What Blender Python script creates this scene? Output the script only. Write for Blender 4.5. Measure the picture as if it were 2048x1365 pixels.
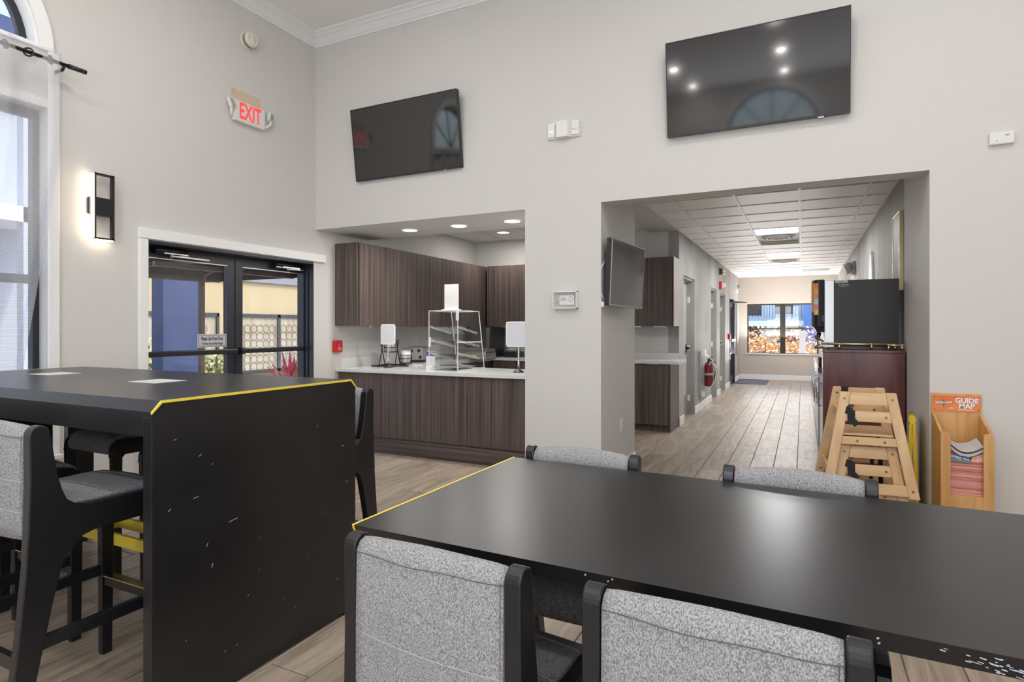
import bpy, bmesh, math, random
from mathutils import Vector, Matrix
random.seed(7)
S = bpy.context.scene
for o in list(bpy.data.objects): bpy.data.objects.remove(o)
C = S.collection
PI = math.pi
# ---------------------------------------------------------------- camera
cd = bpy.data.cameras.new('camera'); cam = bpy.data.objects.new('camera', cd); C.objects.link(cam)
cam.location = (0, 0, 1.3)
cam.rotation_euler = (PI/2, 0, math.radians(26.157))
cd.sensor_width = 36; cd.lens = 1185/2048*36; cd.shift_y = -25.5/2048; cd.clip_start = .02; cd.clip_end = 300
S.camera = cam
# ---------------------------------------------------------------- world, sun, window light, exposure
S.view_settings.view_transform = 'Standard'; S.view_settings.look = 'None'
S.view_settings.exposure = 0.17; S.view_settings.gamma = 1; S.view_settings.use_curve_mapping = False
S.cycles.use_denoising = True
S.cycles.max_bounces = 10; S.cycles.diffuse_bounces = 5; S.cycles.glossy_bounces = 4
S.cycles.transparent_max_bounces = 24; S.cycles.transmission_bounces = 6
S.cycles.sample_clamp_indirect = 5; S.cycles.sample_clamp_direct = 7
wd = bpy.data.worlds.new('sky'); S.world = wd; wd.use_nodes = True
wn = wd.node_tree; wn.nodes.clear()
sky = wn.nodes.new('ShaderNodeTexSky'); sky.sky_type = 'NISHITA'; sky.sun_disc = False
sky.sun_elevation = math.radians(62); sky.sun_rotation = math.radians(70); sky.air_density = 1.0; sky.dust_density = 3.5; sky.ozone_density = .5
bg = wn.nodes.new('ShaderNodeBackground'); bg.inputs['Strength'].default_value = .55
wo = wn.nodes.new('ShaderNodeOutputWorld')
wn.links.new(sky.outputs[0], bg.inputs[0]); wn.links.new(bg.outputs[0], wo.inputs[0])
sl = bpy.data.lights.new('sun', 'SUN'); sl.energy = 3.0; sl.angle = math.radians(.6); sl.color = (1, .95, .87)
so = bpy.data.objects.new('sun', sl); C.objects.link(so); so.rotation_euler = Vector((-.5, -.22, -.84)).to_track_quat('-Z', 'Y').to_euler()
def area(name, loc, dirv, sx, sy, power, col=(1, 1, 1), disk=False, spread=180):
    l = bpy.data.lights.new(name, 'AREA'); l.shape = 'DISK' if disk else 'RECTANGLE'
    l.size = sx; l.energy = power; l.color = col; l.spread = math.radians(spread)
    if not disk: l.size_y = sy
    o = bpy.data.objects.new(name, l); C.objects.link(o); o.location = loc
    o.rotation_euler = Vector(dirv).to_track_quat('-Z', 'Z' if abs(dirv[2]) < .9 else 'Y').to_euler()
    return o
CLX = -1.47
# area lamps standing in for daylight, tilted up to brighten the ceilings
area('daylight_back_window_a', (-1.0, -3.72, 1.7), (0, .7, .71), 1.6, 2.4, 86, (.93, .96, 1))
area('added_fill_back', (1.6, -3.72, 1.7), (0, .7, .71), 1.6, 2.4, 86, (.93, .96, 1))  # added fill lamp; the back wall is solid behind it
area('added_fill_right', (3.12, -1.0, 1.8), (-.8, 0, .6), 2.4, 2.4, 54, (.95, .97, 1))  # added fill lamp; the right wall has no window
area('daylight_hall_window', (-.45, 16.0, .95), (0, -.45, .9), 1.5, .5, 44, (1, .98, .95))
area('daylight_hall_door', (CLX+.1, 14.5, .6), (.5, -.1, .85), .8, .6, 30, (1, .98, .95))

# ---------------------------------------------------------------- mesh helpers
class MB:
    def __init__(s): s.v = []; s.f = []; s.sm = []
    def add(s, vs, fs, smooth=False):
        n = len(s.v); s.v += [tuple(v) for v in vs]
        for f in fs: s.f.append(tuple(i+n for i in f)); s.sm.append(smooth)
        return s
    def box(s, x0, y0, z0, x1, y1, z1):
        x0, x1 = sorted((x0, x1)); y0, y1 = sorted((y0, y1)); z0, z1 = sorted((z0, z1))
        return s.add([(x0,y0,z0),(x1,y0,z0),(x1,y1,z0),(x0,y1,z0),(x0,y0,z1),(x1,y0,z1),(x1,y1,z1),(x0,y1,z1)],
                     [(0,3,2,1),(4,5,6,7),(0,1,5,4),(1,2,6,5),(2,3,7,6),(3,0,4,7)])
    def prism(s, poly, ax, a, b, smooth=False):
        """poly in the two other axes (in order), extruded along axis ax from a to b"""
        def P(p, t): return {'x': (t, p[0], p[1]), 'y': (p[0], t, p[1]), 'z': (p[0], p[1], t)}[ax]
        n = len(poly); vs = [P(p, a) for p in poly]+[P(p, b) for p in poly]
        fs = [tuple(range(n)), tuple(range(2*n-1, n-1, -1))]
        s.add(vs, fs)
        s.add(vs, [(i, i+n, (i+1) % n+n, (i+1) % n) for i in range(n)], smooth)
        return s
    def bar(s, p0, p1, w, h, up=(0, 0, 1)):
        p0 = Vector(p0); p1 = Vector(p1); d = (p1-p0).normalized(); u = Vector(up); r = d.cross(u)
        if r.length < 1e-5: r = d.cross(Vector((0, 1, 0)))
        r.normalize(); u = r.cross(d); r *= w/2; u *= h/2
        vs = [p0-r-u, p0+r-u, p0+r+u, p0-r+u, p1-r-u, p1+r-u, p1+r+u, p1-r+u]
        return s.add(vs, [(0,3,2,1),(4,5,6,7),(0,1,5,4),(1,2,6,5),(2,3,7,6),(3,0,4,7)])
    def tube(s, pts, r, n=8, cap=True):
        pts = [Vector(p) for p in pts]; rs = r if isinstance(r, (list, tuple)) else [r]*len(pts)
        vs = []; prev = None
        for i, p in enumerate(pts):
            d = (pts[min(i+1, len(pts)-1)]-pts[max(i-1, 0)]).normalized()
            if prev is None:
                a = Vector((0, 0, 1)) if abs(d.z) < .9 else Vector((1, 0, 0)); u = d.cross(a).normalized()
            else:
                u = (prev-d*prev.dot(d)).normalized()
            prev = u; w = d.cross(u)
            for k in range(n):
                t = 2*PI*k/n; vs.append(p+(u*math.cos(t)+w*math.sin(t))*rs[i])
        fs = [(i*n+k, i*n+(k+1) % n, (i+1)*n+(k+1) % n, (i+1)*n+k) for i in range(len(pts)-1) for k in range(n)]
        s.add(vs, fs, True)
        if cap:
            m = len(pts)-1; s.add([vs[k] for k in range(n)], [tuple(range(n-1, -1, -1))]); s.add([vs[m*n+k] for k in range(n)], [tuple(range(n))])
        return s
    def cyl(s, p0, p1, r0, r1=None, n=16): return s.tube([p0, p1], [r0, r0 if r1 is None else r1], n)
    def lathe(s, prof, n=20, M=None):
        """prof [(r,z)] about z, moved by matrix M"""
        M = M or Matrix(); vs = []
        for r, z in prof:
            for k in range(n): vs.append(M @ Vector((r*math.cos(2*PI*k/n), r*math.sin(2*PI*k/n), z)))
        m = len(prof)
        s.add(vs, [(i*n+k, i*n+(k+1) % n, (i+1)*n+(k+1) % n, (i+1)*n+k) for i in range(m-1) for k in range(n)], True)
        s.add(vs[:n], [tuple(range(n-1, -1, -1))]); s.add(vs[-n:], [tuple(range(n))])
        return s
    def grid(s, fn, nu, nv, smooth=True, flip=False):
        vs = [fn(i/nu, j/nv) for j in range(nv+1) for i in range(nu+1)]
        fs = []
        for j in range(nv):
            for i in range(nu):
                a = j*(nu+1)+i; q = (a, a+1, a+nu+2, a+nu+1); fs.append(q[::-1] if flip else q)
        return s.add(vs, fs, smooth)
    def torus(s, c, R, r, ax='y', a0=0, a1=2*PI, n=24, m=8):
        pts = []
        for i in range(n+1):
            t = a0+(a1-a0)*i/n; u, v = R*math.cos(t), R*math.sin(t)
            pts.append({'y': (c[0]+u, c[1], c[2]+v), 'x': (c[0], c[1]+u, c[2]+v), 'z': (c[0]+u, c[1]+v, c[2])}[ax])
        return s.tube(pts, r, m, cap=abs(a1-a0) < 2*PI-.01)
    def mesh(s, name):
        me = bpy.data.meshes.new(name); me.from_pydata(s.v, [], s.f); me.validate()
        if len(me.polygons) == len(s.sm): me.polygons.foreach_set('use_smooth', s.sm)
        bm = bmesh.new(); bm.from_mesh(me); bmesh.ops.remove_doubles(bm, verts=bm.verts, dist=1e-5)
        bmesh.ops.recalc_face_normals(bm, faces=bm.faces); bm.to_mesh(me); bm.free(); me.update()
        return me
def obj(name, mb, mat, parent=None, loc=None, bevel=0, seg=2, rot=None, weld=True):
    me = mb if isinstance(mb, bpy.types.Mesh) else mb.mesh(name)
    o = bpy.data.objects.new(name, me); C.objects.link(o)
    if mat is not None and not me.materials: me.materials.append(mat)
    if parent: o.parent = parent
    if loc: o.location = loc
    if rot: o.rotation_euler = rot
    if bevel:
        m = o.modifiers.new('bevel', 'BEVEL'); m.width = bevel; m.segments = seg; m.limit_method = 'ANGLE'; m.angle_limit = math.radians(35)
        m.harden_normals = False
    return o
def tag(o, label, cat, group=None):
    o['label'] = label; o['category'] = cat
    if group: o['group'] = group
    return o
def thing(name, label, cat, loc=(0, 0, 0), rz=0, group=None, rot=None):
    o = bpy.data.objects.new(name, None); C.objects.link(o); o.empty_display_size = .1
    o.location = loc; o.rotation_euler = rot or (0, 0, rz)
    return tag(o, label, cat, group)
def struct(o): o['kind'] = 'structure'; return o
def sroot(name, loc=(0, 0, 0)):
    o = bpy.data.objects.new(name, None); C.objects.link(o); o.location = loc; o['kind'] = 'structure'; return o
def copy_tree(o, parent=None):
    c = o.copy(); C.objects.link(c); c.parent = parent
    for ch in list(o.children): copy_tree(ch, c)
    return c
def place(o, loc, rz, label):
    o.location = loc; o.rotation_euler = (0, 0, rz); o['label'] = label; return o
def text(name, s, size, mat, parent, loc, right=(1, 0, 0), up=(0, 0, 1), sx=1, ext=.0006, bold=0, align='CENTER'):
    cu = bpy.data.curves.new(name, 'FONT'); cu.body = s; cu.size = size; cu.extrude = ext; cu.offset = bold
    cu.align_x = align; cu.align_y = 'CENTER'; cu.resolution_u = 3
    t = bpy.data.objects.new(name, cu); C.objects.link(t)
    dg = bpy.context.evaluated_depsgraph_get(); me = bpy.data.meshes.new_from_object(t.evaluated_get(dg))
    bpy.data.objects.remove(t); bpy.data.curves.remove(cu)
    r = Vector(right).normalized(); u = Vector(up).normalized(); n = r.cross(u)
    M = Matrix((r, u, n)).transposed()
    for v in me.vertices: v.co = M @ Vector((v.co.x*sx, v.co.y, v.co.z))+Vector(loc)
    me.materials.clear()
    return obj(name, me, mat, parent)

# ---------------------------------------------------------------- materials
MT = {}
def nodes(name):
    m = bpy.data.materials.new(name); m.use_nodes = True; MT[name] = m
    nt = m.node_tree; return m, nt, nt.nodes['Principled BSDF']
def mat(name, col, rough=.5, metal=0, spec=.5, col2=None, scale=(8, 8, 8), detail=4, bump=0, bscale=None, ramp=(.35, .65), coat=0, emit=None, estr=0, coord='Object', rnd=0, dist=0):
    m, nt, b = nodes(name); L = nt.links.new
    b.inputs['Base Color'].default_value = (*col, 1); b.inputs['Roughness'].default_value = rough
    b.inputs['Metallic'].default_value = metal; b.inputs['Specular IOR Level'].default_value = spec
    if coat: b.inputs['Coat Weight'].default_value = coat; b.inputs['Coat Roughness'].default_value = .06
    if emit: b.inputs['Emission Color'].default_value = (*emit, 1); b.inputs['Emission Strength'].default_value = estr
    if col2 or bump or rnd:
        if coord == 'World':
            g = nt.nodes.new('ShaderNodeNewGeometry'); src = g.outputs['Position']
        else:
            tc = nt.nodes.new('ShaderNodeTexCoord'); src = tc.outputs['Object']
        if rnd:
            oi = nt.nodes.new('ShaderNodeObjectInfo'); mu = nt.nodes.new('ShaderNodeMath'); mu.operation = 'MULTIPLY'; mu.inputs[1].default_value = 40
            L(oi.outputs['Random'], mu.inputs[0]); ad = nt.nodes.new('ShaderNodeVectorMath'); ad.operation = 'ADD'
            L(src, ad.inputs[0]); L(mu.outputs[0], ad.inputs[1]); src = ad.outputs[0]
        mp = nt.nodes.new('ShaderNodeMapping'); mp.inputs['Scale'].default_value = scale; L(src, mp.inputs['Vector'])
        n = nt.nodes.new('ShaderNodeTexNoise'); n.inputs['Scale'].default_value = 1; n.inputs['Detail'].default_value = detail
        n.inputs['Distortion'].default_value = dist; L(mp.outputs[0], n.inputs['Vector'])
        if col2:
            r = nt.nodes.new('ShaderNodeValToRGB'); r.color_ramp.elements[0].position = ramp[0]; r.color_ramp.elements[1].position = ramp[1]
            r.color_ramp.elements[0].color = (*col, 1); r.color_ramp.elements[1].color = (*col2, 1)
            L(n.outputs['Fac'], r.inputs[0]); out = r.outputs[0]
            if rnd:
                hs = nt.nodes.new('ShaderNodeHueSaturation'); mr = nt.nodes.new('ShaderNodeMapRange')
                mr.inputs['To Min'].default_value = 1-rnd; mr.inputs['To Max'].default_value = 1+rnd
                L(oi.outputs['Random'], mr.inputs[0]); L(mr.outputs[0], hs.inputs['Value']); L(out, hs.inputs['Color']); out = hs.outputs[0]
            L(out, b.inputs['Base Color'])
        if bump:
            h = n.outputs['Fac']
            if bscale:
                n2 = nt.nodes.new('ShaderNodeTexNoise'); n2.inputs['Scale'].default_value = bscale; n2.inputs['Detail'].default_value = 3
                L(src, n2.inputs['Vector']); h = n2.outputs['Fac']
            bp = nt.nodes.new('ShaderNodeBump'); bp.inputs['Strength'].default_value = bump; bp.inputs['Distance'].default_value = .004
            L(h, bp.inputs['Height']); L(bp.outputs[0], b.inputs['Normal'])
    return m
WALL = mat('wall_paint', (.655, .64, .62), .65, spec=.3, bump=.22, bscale=95, coord='World')
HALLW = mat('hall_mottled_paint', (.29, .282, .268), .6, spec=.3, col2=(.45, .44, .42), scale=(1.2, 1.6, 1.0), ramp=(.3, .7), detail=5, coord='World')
FARW = mat('hall_end_paint', (.58, .51, .45), .65, spec=.3, bump=.1, bscale=95, coord='World')
CEIL = mat('ceiling_texture', (.9, .9, .9), .8, bump=.5, bscale=28, coord='World')
WHITE = mat('white_trim', (.86, .86, .86), .4)
WHITEP = mat('white_plastic', (.78, .77, .75), .4)
CREAMP = mat('aged_plastic', (.74, .70, .62), .45)
GRILLE = mat('grey_plastic', (.32, .32, .32), .5)
TILE = mat('wood_look_tile', (.235, .185, .14), .4, spec=.5, col2=(.45, .37, .295), scale=(26, 2.6, 10), ramp=(.28, .68), detail=7, bump=.05, rnd=.13, dist=.9)
GROUT = mat('grout', (.11, .095, .08), .9)
BLACKW = mat('black_lacquered_wood', (.0105, .0105, .0115), .3, spec=.5, col2=(.015, .015, .0165), scale=(2, 3, 3), detail=2)
BLACKF = mat('black_painted_frame', (.012, .0125, .015), .3, spec=.5)
YEL = mat('yellow_edge', (.88, .67, .07), .4)
BLK = mat('black_metal', (.012, .012, .014), .38)
BLKP = mat('black_plastic', (.018, .018, .02), .35)
DOORM = mat('dark_anodised_frame', (.022, .024, .034), .35, spec=.5)
STEEL = mat('brushed_steel', (.62, .63, .65), .28, metal=1, col2=(.5, .51, .53), scale=(3, 3, 90))
BRASS = mat('brass', (.86, .73, .44), .22, metal=1)
CHROME = mat('chrome', (.75, .75, .76), .15, metal=1)
LAM = mat('dark_laminate', (.048, .036, .033), .42, spec=.4, col2=(.165, .125, .11), scale=(55, 55, .8), ramp=(.3, .72), detail=6)
LAMH = mat('dark_laminate_horizontal', (.048, .036, .033), .4, spec=.4, col2=(.15, .115, .1), scale=(.9, 50, 55), ramp=(.3, .72), detail=6)
QUARTZ = mat('white_quartz', (.76, .76, .75), .16, spec=.5)
MAHOG = mat('mahogany', (.072, .018, .02), .25, spec=.5, col2=(.155, .045, .04), scale=(14, 14, 1.6), ramp=(.3, .72), detail=6, dist=1.2)
PINE = mat('pine', (.55, .27, .085), .35, spec=.5, col2=(.72, .41, .16), scale=(16, 16, 1.3), ramp=(.3, .7), detail=5, dist=.8)
BEECH = mat('beech', (.58, .37, .19), .4, spec=.4, col2=(.72, .50, .29), scale=(20, 20, 3), ramp=(.3, .7), detail=4)
BEECHX = mat('beech_crosswise', (.58, .37, .19), .4, spec=.4, col2=(.72, .50, .29), scale=(3, 20, 20), ramp=(.3, .7), detail=4)
RED = mat('red_plastic', (.62, .018, .025), .35)
DRED = mat('red_enamel', (.2, .008, .012), .25)
PAPER = mat('paper', (.58, .58, .575), .6)
PINK = mat('salmon_paper', (.72, .25, .2), .7, col2=(.85, .45, .38), scale=(3, 3, 260), detail=2)
ORANGE = mat('orange_print', (.75, .17, .03), .35, col2=(.82, .28, .07), scale=(6, 6, 20))
PURPLE = mat('purple_print', (.07, .03, .16), .35)
NAVYT = mat('navy_ink', (.02, .035, .11), .5)
STRAP = mat('black_webbing', (.012, .012, .012), .8)
MATC = mat('door_mat', (.11, .11, .13), .9, bump=.5, bscale=300)
SIGNY = mat('yellow_plastic', (.78, .52, .02), .4)
BLUE = mat('blue_stucco', (.02, .038, .105), .8, col2=(.026, .047, .125), scale=(3, 3, 3), bump=.3, bscale=40)
CREAM = mat('cream_stucco', (.33, .268, .155), .85, bump=.2, bscale=30)
BRONZE = mat('bronze_paint', (.085, .046, .026), .5)
CANV = mat('brown_canvas', (.022, .014, .009), .8)
FASC = mat('grey_roof', (.16, .17, .2), .7)
PALE = mat('pale_siding', (.74, .84, .87), .7)
GBLUE = mat('grey_blue_paint', (.36, .40, .47), .7)
CURT = mat('room_curtain', (.3, .25, .18), .8, col2=(.42, .36, .28), scale=(2, 9, .4))
CURTP = mat('curtain_print', (.2, .155, .105), .8)
PAVE = mat('concrete', (.38, .37, .35), .9, col2=(.46, .45, .43), scale=(2, 2, 2))
GREEN = mat('green_leaf', (.09, .16, .03), .5, col2=(.3, .36, .1), scale=(9, 9, 9))
CROT = mat('crimson_leaf', (.75, .05, .1), .4, col2=(.9, .3, .33), scale=(14, 14, 14))
CROTO = mat('orange_leaf', (.8, .28, .03), .4, col2=(.85, .5, .3), scale=(14, 14, 14))
SEATT = mat('stitch_thread', (.5, .5, .5), .8)
SEAMD = mat('seam_shadow_thread', (.1, .1, .105), .9)
STAIN = mat('bare_wall_patch', (.66, .53, .4), .8, col2=(.62, .36, .17), scale=(5, 9, 9), ramp=(.5, .75))
LIT = mat('lamp_disc', (1, 1, 1), .5, emit=(1, .95, .87), estr=9)
LITW = mat('light_panel', (1, 1, 1), .5, emit=(1, 1, 1), estr=5)
WARM = mat('led_strip', (1, .9, .75), .5, emit=(1, .82, .58), estr=10)
TILEC = mat('acoustic_tile', (.86, .86, .86), .42, spec=.6, bump=.15, bscale=160, coord='World', col2=(.92, .92, .92), scale=(1.5, 1.5, 1.5), rnd=.06)
GRID = mat('ceiling_grid_white', (.8, .8, .8), .4)
SCRN = mat('tv_screen', (.012, .0115, .012), .06, spec=1.0)
SCRG = mat('tv_screen_grey', (.05, .048, .046), .08, spec=1.0)
LCD = mat('lcd_window', (.5, .55, .5), .3)
ALUM = mat('dispenser_steel', (.6, .62, .64), .35, metal=.6)
CHARC = mat('charcoal_panel', (.034, .034, .034), .45, spec=.4)
REDL = mat('exit_red', (.75, .05, .05), .4, emit=(1, .07, .07), estr=.55)
def fabric(name, a, b):
    m, nt, bs = nodes(name); L = nt.links.new
    tc = nt.nodes.new('ShaderNodeTexCoord'); mp = nt.nodes.new('ShaderNodeMapping'); mp.inputs['Scale'].default_value = (430, 430, 240)
    L(tc.outputs['Object'], mp.inputs['Vector'])
    n = nt.nodes.new('ShaderNodeTexNoise'); n.inputs['Scale'].default_value = 1; n.inputs['Detail'].default_value = 1.5; L(mp.outputs[0], n.inputs['Vector'])
    r = nt.nodes.new('ShaderNodeValToRGB'); r.color_ramp.elements[0].position = .36; r.color_ramp.elements[1].position = .62
    r.color_ramp.elements[0].color = (*a, 1); r.color_ramp.elements[1].color = (*b, 1)
    L(n.outputs['Fac'], r.inputs[0]); L(r.outputs[0], bs.inputs['Base Color']); bs.inputs['Roughness'].default_value = .95
    bs.inputs['Specular IOR Level'].default_value = .15
    bp = nt.nodes.new('ShaderNodeBump'); bp.inputs['Strength'].default_value = .5; bp.inputs['Distance'].default_value = .0015
    L(n.outputs['Fac'], bp.inputs['Height']); L(bp.outputs[0], bs.inputs['Normal']); return m
FAB = fabric('grey_woven_fabric', (.165, .165, .17), (.40, .40, .41))
FABS = fabric('dark_grey_seat_fabric', (.09, .092, .1), (.33, .335, .36))
def glassy(name, tint=(1, 1, 1), ior=1.45, gloss=1.0, rough=0.0):
    m = bpy.data.materials.new(name); m.use_nodes = True; nt = m.node_tree; nt.nodes.clear(); L = nt.links.new
    t = nt.nodes.new('ShaderNodeBsdfTransparent'); t.inputs[0].default_value = (*tint, 1)
    g = nt.nodes.new('ShaderNodeBsdfGlossy'); g.inputs['Roughness'].default_value = rough
    lw_ = nt.nodes.new('ShaderNodeLayerWeight'); lw_.inputs['Blend'].default_value = .5
    pw = nt.nodes.new('ShaderNodeMath'); pw.operation = 'POWER'; pw.inputs[1].default_value = 5; L(lw_.outputs['Facing'], pw.inputs[0])
    f0 = ((ior-1)/(ior+1))**2
    mu = nt.nodes.new('ShaderNodeMath'); mu.operation = 'MULTIPLY_ADD'; mu.inputs[1].default_value = (1-f0)*gloss; mu.inputs[2].default_value = f0*gloss; L(pw.outputs[0], mu.inputs[0])
    x = nt.nodes.new('ShaderNodeMixShader'); L(mu.outputs[0], x.inputs[0]); L(t.outputs[0], x.inputs[1]); L(g.outputs[0], x.inputs[2])
    o = nt.nodes.new('ShaderNodeOutputMaterial'); L(x.outputs[0], o.inputs[0]); return m
GLASS = glassy('window_glass', (.97, .98, .98))
ACRY = glassy('clear_acrylic', (.988, .992, .992), 1.49, .7)
ACRE = mat('acrylic_edge', (.88, .88, .87), .25)
def sheer():
    m = bpy.data.materials.new('sheer_voile'); m.use_nodes = True; nt = m.node_tree; nt.nodes.clear(); L = nt.links.new
    tc = nt.nodes.new('ShaderNodeTexCoord'); w = nt.nodes.new('ShaderNodeTexWave'); w.bands_direction = 'Z'; w.inputs['Scale'].default_value = 42
    w.inputs['Distortion'].default_value = 1.0; L(tc.outputs['Object'], w.inputs['Vector'])
    mr = nt.nodes.new('ShaderNodeMapRange'); mr.inputs['To Min'].default_value = .3; mr.inputs['To Max'].default_value = .52; L(w.outputs['Fac'], mr.inputs[0])
    t = nt.nodes.new('ShaderNodeBsdfTransparent'); t.inputs[0].default_value = (.97, .97, .98, 1)
    d = nt.nodes.new('ShaderNodeBsdfDiffuse'); d.inputs[0].default_value = (.82, .82, .83, 1)
    tl = nt.nodes.new('ShaderNodeBsdfTranslucent'); tl.inputs[0].default_value = (.8, .8, .82, 1)
    a = nt.nodes.new('ShaderNodeMixShader'); a.inputs[0].default_value = .45; L(d.outputs[0], a.inputs[1]); L(tl.outputs[0], a.inputs[2])
    x = nt.nodes.new('ShaderNodeMixShader'); L(mr.outputs[0], x.inputs[0]); L(t.outputs[0], x.inputs[1]); L(a.outputs[0], x.inputs[2])
    o = nt.nodes.new('ShaderNodeOutputMaterial'); L(x.outputs[0], o.inputs[0]); return m
SHEER = sheer()
def leafmix(name, cols):
    m, nt, b = nodes(name); L = nt.links.new
    g = nt.nodes.new('ShaderNodeNewGeometry'); r = nt.nodes.new('ShaderNodeValToRGB'); r.color_ramp.interpolation = 'CONSTANT'
    els = r.color_ramp.elements
    while len(els) < len(cols): els.new(.5)
    for i, c in enumerate(cols): els[i].position = i/len(cols); els[i].color = (*c, 1)
    L(g.outputs['Random Per Island'], r.inputs[0]); L(r.outputs[0], b.inputs['Base Color']); b.inputs['Roughness'].default_value = .5
    return m
HEDGE = leafmix('croton_hedge_leaf', [(.9, .55, .14), (.88, .4, .08), (.95, .85, .62), (.8, .3, .16), (.95, .72, .28), (.55, .45, .12), (.95, .92, .85), (.7, .32, .2)])
BUSH = leafmix('bush_leaf', [(.1, .17, .04), (.2, .25, .07), (.34, .34, .12), (.5, .45, .2), (.08, .12, .03)])

# ---------------------------------------------------------------- constants
W, L, CL, R, ZC, ZH = 4.63, -4.55, -1.47, .735, 4.32, 2.324
YB, XR = -3.8, 3.2                       # back and right wall of the dining room
KY, KZ, HZ, HF = 8.0, 2.63, 2.59, 16.2   # kitchen back, kitchen ceiling, hall ceiling, hall end
# ---------------------------------------------------------------- floor: wood-look tiles, laid in half bond along Y
fl = struct(obj('floor', MB().box(L-.2, YB-.2, -.06, XR+.2, HF+.2, -.004), GROUT))
yaw = math.radians(26.157); cs, sn = math.cos(yaw), math.sin(yaw)
def pix(p):
    x, y, z = p; d = -sn*x+cs*y; r = cs*x+sn*y
    return None if d < .3 else (1024+1185*r/d, 657-1185*(z-1.3)/d)
cells = []
TW, TL = .2, .9
for i in range(-24, 19):
    x0 = -.05+TW*i; off = 6.6 if i % 2 == 0 else 7.05
    for k in range(-13, 12):
        y0 = off+TL*k; xa, xb, ya, yb = max(x0, L), min(x0+TW, XR), max(y0, YB), min(y0+TL, HF)
        if xb-xa < .03 or yb-ya < .03: continue
        if ya > W+.1 and (xa > R or xb < L): continue
        if ya > KY and xb < CL-.3: continue
        q = [pix(p) for p in ((xa, ya, 0), (xb, ya, 0), (xb, yb, 0), (xa, yb, 0))]
        ar = 0
        if all(q) and any(-150 < a < 2200 and b < 1500 for a, b in q):
            ar = abs(sum(q[j][0]*q[(j+1) % 4][1]-q[(j+1) % 4][0]*q[j][1] for j in range(4)))/2
            if xb < -2.2 and ya > 5.1 : ar = 0
        cells.append((ar, xa, xb, ya, yb))
cells.sort(reverse=True)
tb = MB(); cache = {}
for n, (ar, xa, xb, ya, yb) in enumerate(cells):
    w, l = round(xb-xa-.005, 3), round(yb-ya-.005, 3)
    if n < 280 and ar > 90:
        if (w, l) not in cache:
            e = .002; me = MB()
            me.add([(-w/2,-l/2,-.006),(w/2,-l/2,-.006),(w/2,l/2,-.006),(-w/2,l/2,-.006),(-w/2,-l/2,-e),(w/2,-l/2,-e),(w/2,l/2,-e),(-w/2,l/2,-e),(-w/2+e,-l/2+e,0),(w/2-e,-l/2+e,0),(w/2-e,l/2-e,0),(-w/2+e,l/2-e,0)],
                   [(0,1,5,4),(1,2,6,5),(2,3,7,6),(3,0,4,7),(4,5,9,8),(5,6,10,9),(6,7,11,10),(7,4,8,11),(8,9,10,11)])
            cache[(w, l)] = me.mesh('floor_tile')
        obj('floor_tile', cache[(w, l)], TILE, fl, ((xa+xb)/2, (ya+yb)/2, 0))
    else:
        tb.box(xa+.0025, ya+.0025, -.006, xb-.0025, yb-.0025, 0)
tf = obj('floor_tile_field', tb, TILE, fl); tf['kind'] = 'stuff'
# ---------------------------------------------------------------- walls
def arch_poly(c, r, spring, lo, hi, top, n=24):
    """rectangle lo..hi x spring..top with a half-disc bite at the bottom"""
    p = [(hi, spring), (hi, top), (lo, top), (lo, spring)]
    p += [(c-r*math.cos(PI*i/n), spring+r*math.sin(PI*i/n)) for i in range(n+1)]
    return p
AY, AR, AS = 1.51, .638, 3.157           # arch over the left window
wy0, wy1, wz0, wz1 = .83, 2.19, .45, 2.775
wl = MB(); T = .16
def lw(y0, y1, z0, z1): wl.box(L-T, y0, z0, L, y1, z1)
lw(YB, wy0, 0, ZC+.2); lw(wy0, wy1, 0, wz0); lw(wy0, wy1, wz1, AS)
wl.prism(arch_poly(AY, AR, AS, wy0, wy1, ZC+.2), 'x', L-T, L)
lw(wy1, 2.865, 0, ZC+.2); lw(2.865, 4.60, 1.985, ZC+.2); lw(4.60, KY+.15, 0, ZC+.2)
struct(obj('wall_left', wl, WALL))
wf = MB()                                # front wall with its two openings and the pier between them
wf.box(L, W, ZH, -2.149, W+.82, ZC+.2)
wf.box(-2.149, W, 0, CL, W+1.07, ZC+.2)
wf.box(CL, W, ZH, R, W+.2, ZC+.2)
wf.box(R, W, 0, XR+.2, W+.25, ZC+.2); wf.box(R, W+.25, 0, R+.2, W+1.07, HZ+.2)
struct(obj('wall_front', wf, WALL))
struct(obj('wall_right', MB().box(XR, YB-.2, 0, XR+.16, W, ZC+.2), WALL))
bx0, bx1, BAX, BAR, BAS = -1.45, .35, -.55, .86, 3.3
wb = MB()
wb.box(L-T, YB-.16, 0, bx0, YB, ZC+.2); wb.box(bx0, YB-.16, 0, bx1, YB, .4); wb.box(bx0, YB-.16, 3.0, bx1, YB, BAS)
wb.prism(arch_poly(BAX, BAR, BAS, bx0, bx1, ZC+.2), 'y', YB-.16, YB); wb.box(bx1, YB-.16, 0, XR+.2, YB, ZC+.2)
struct(obj('wall_back', wb, WALL))
struct(obj('ceiling', MB().box(L-.2, YB-.2, ZC, XR+.2, W+.2, ZC+.12), CEIL))
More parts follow.
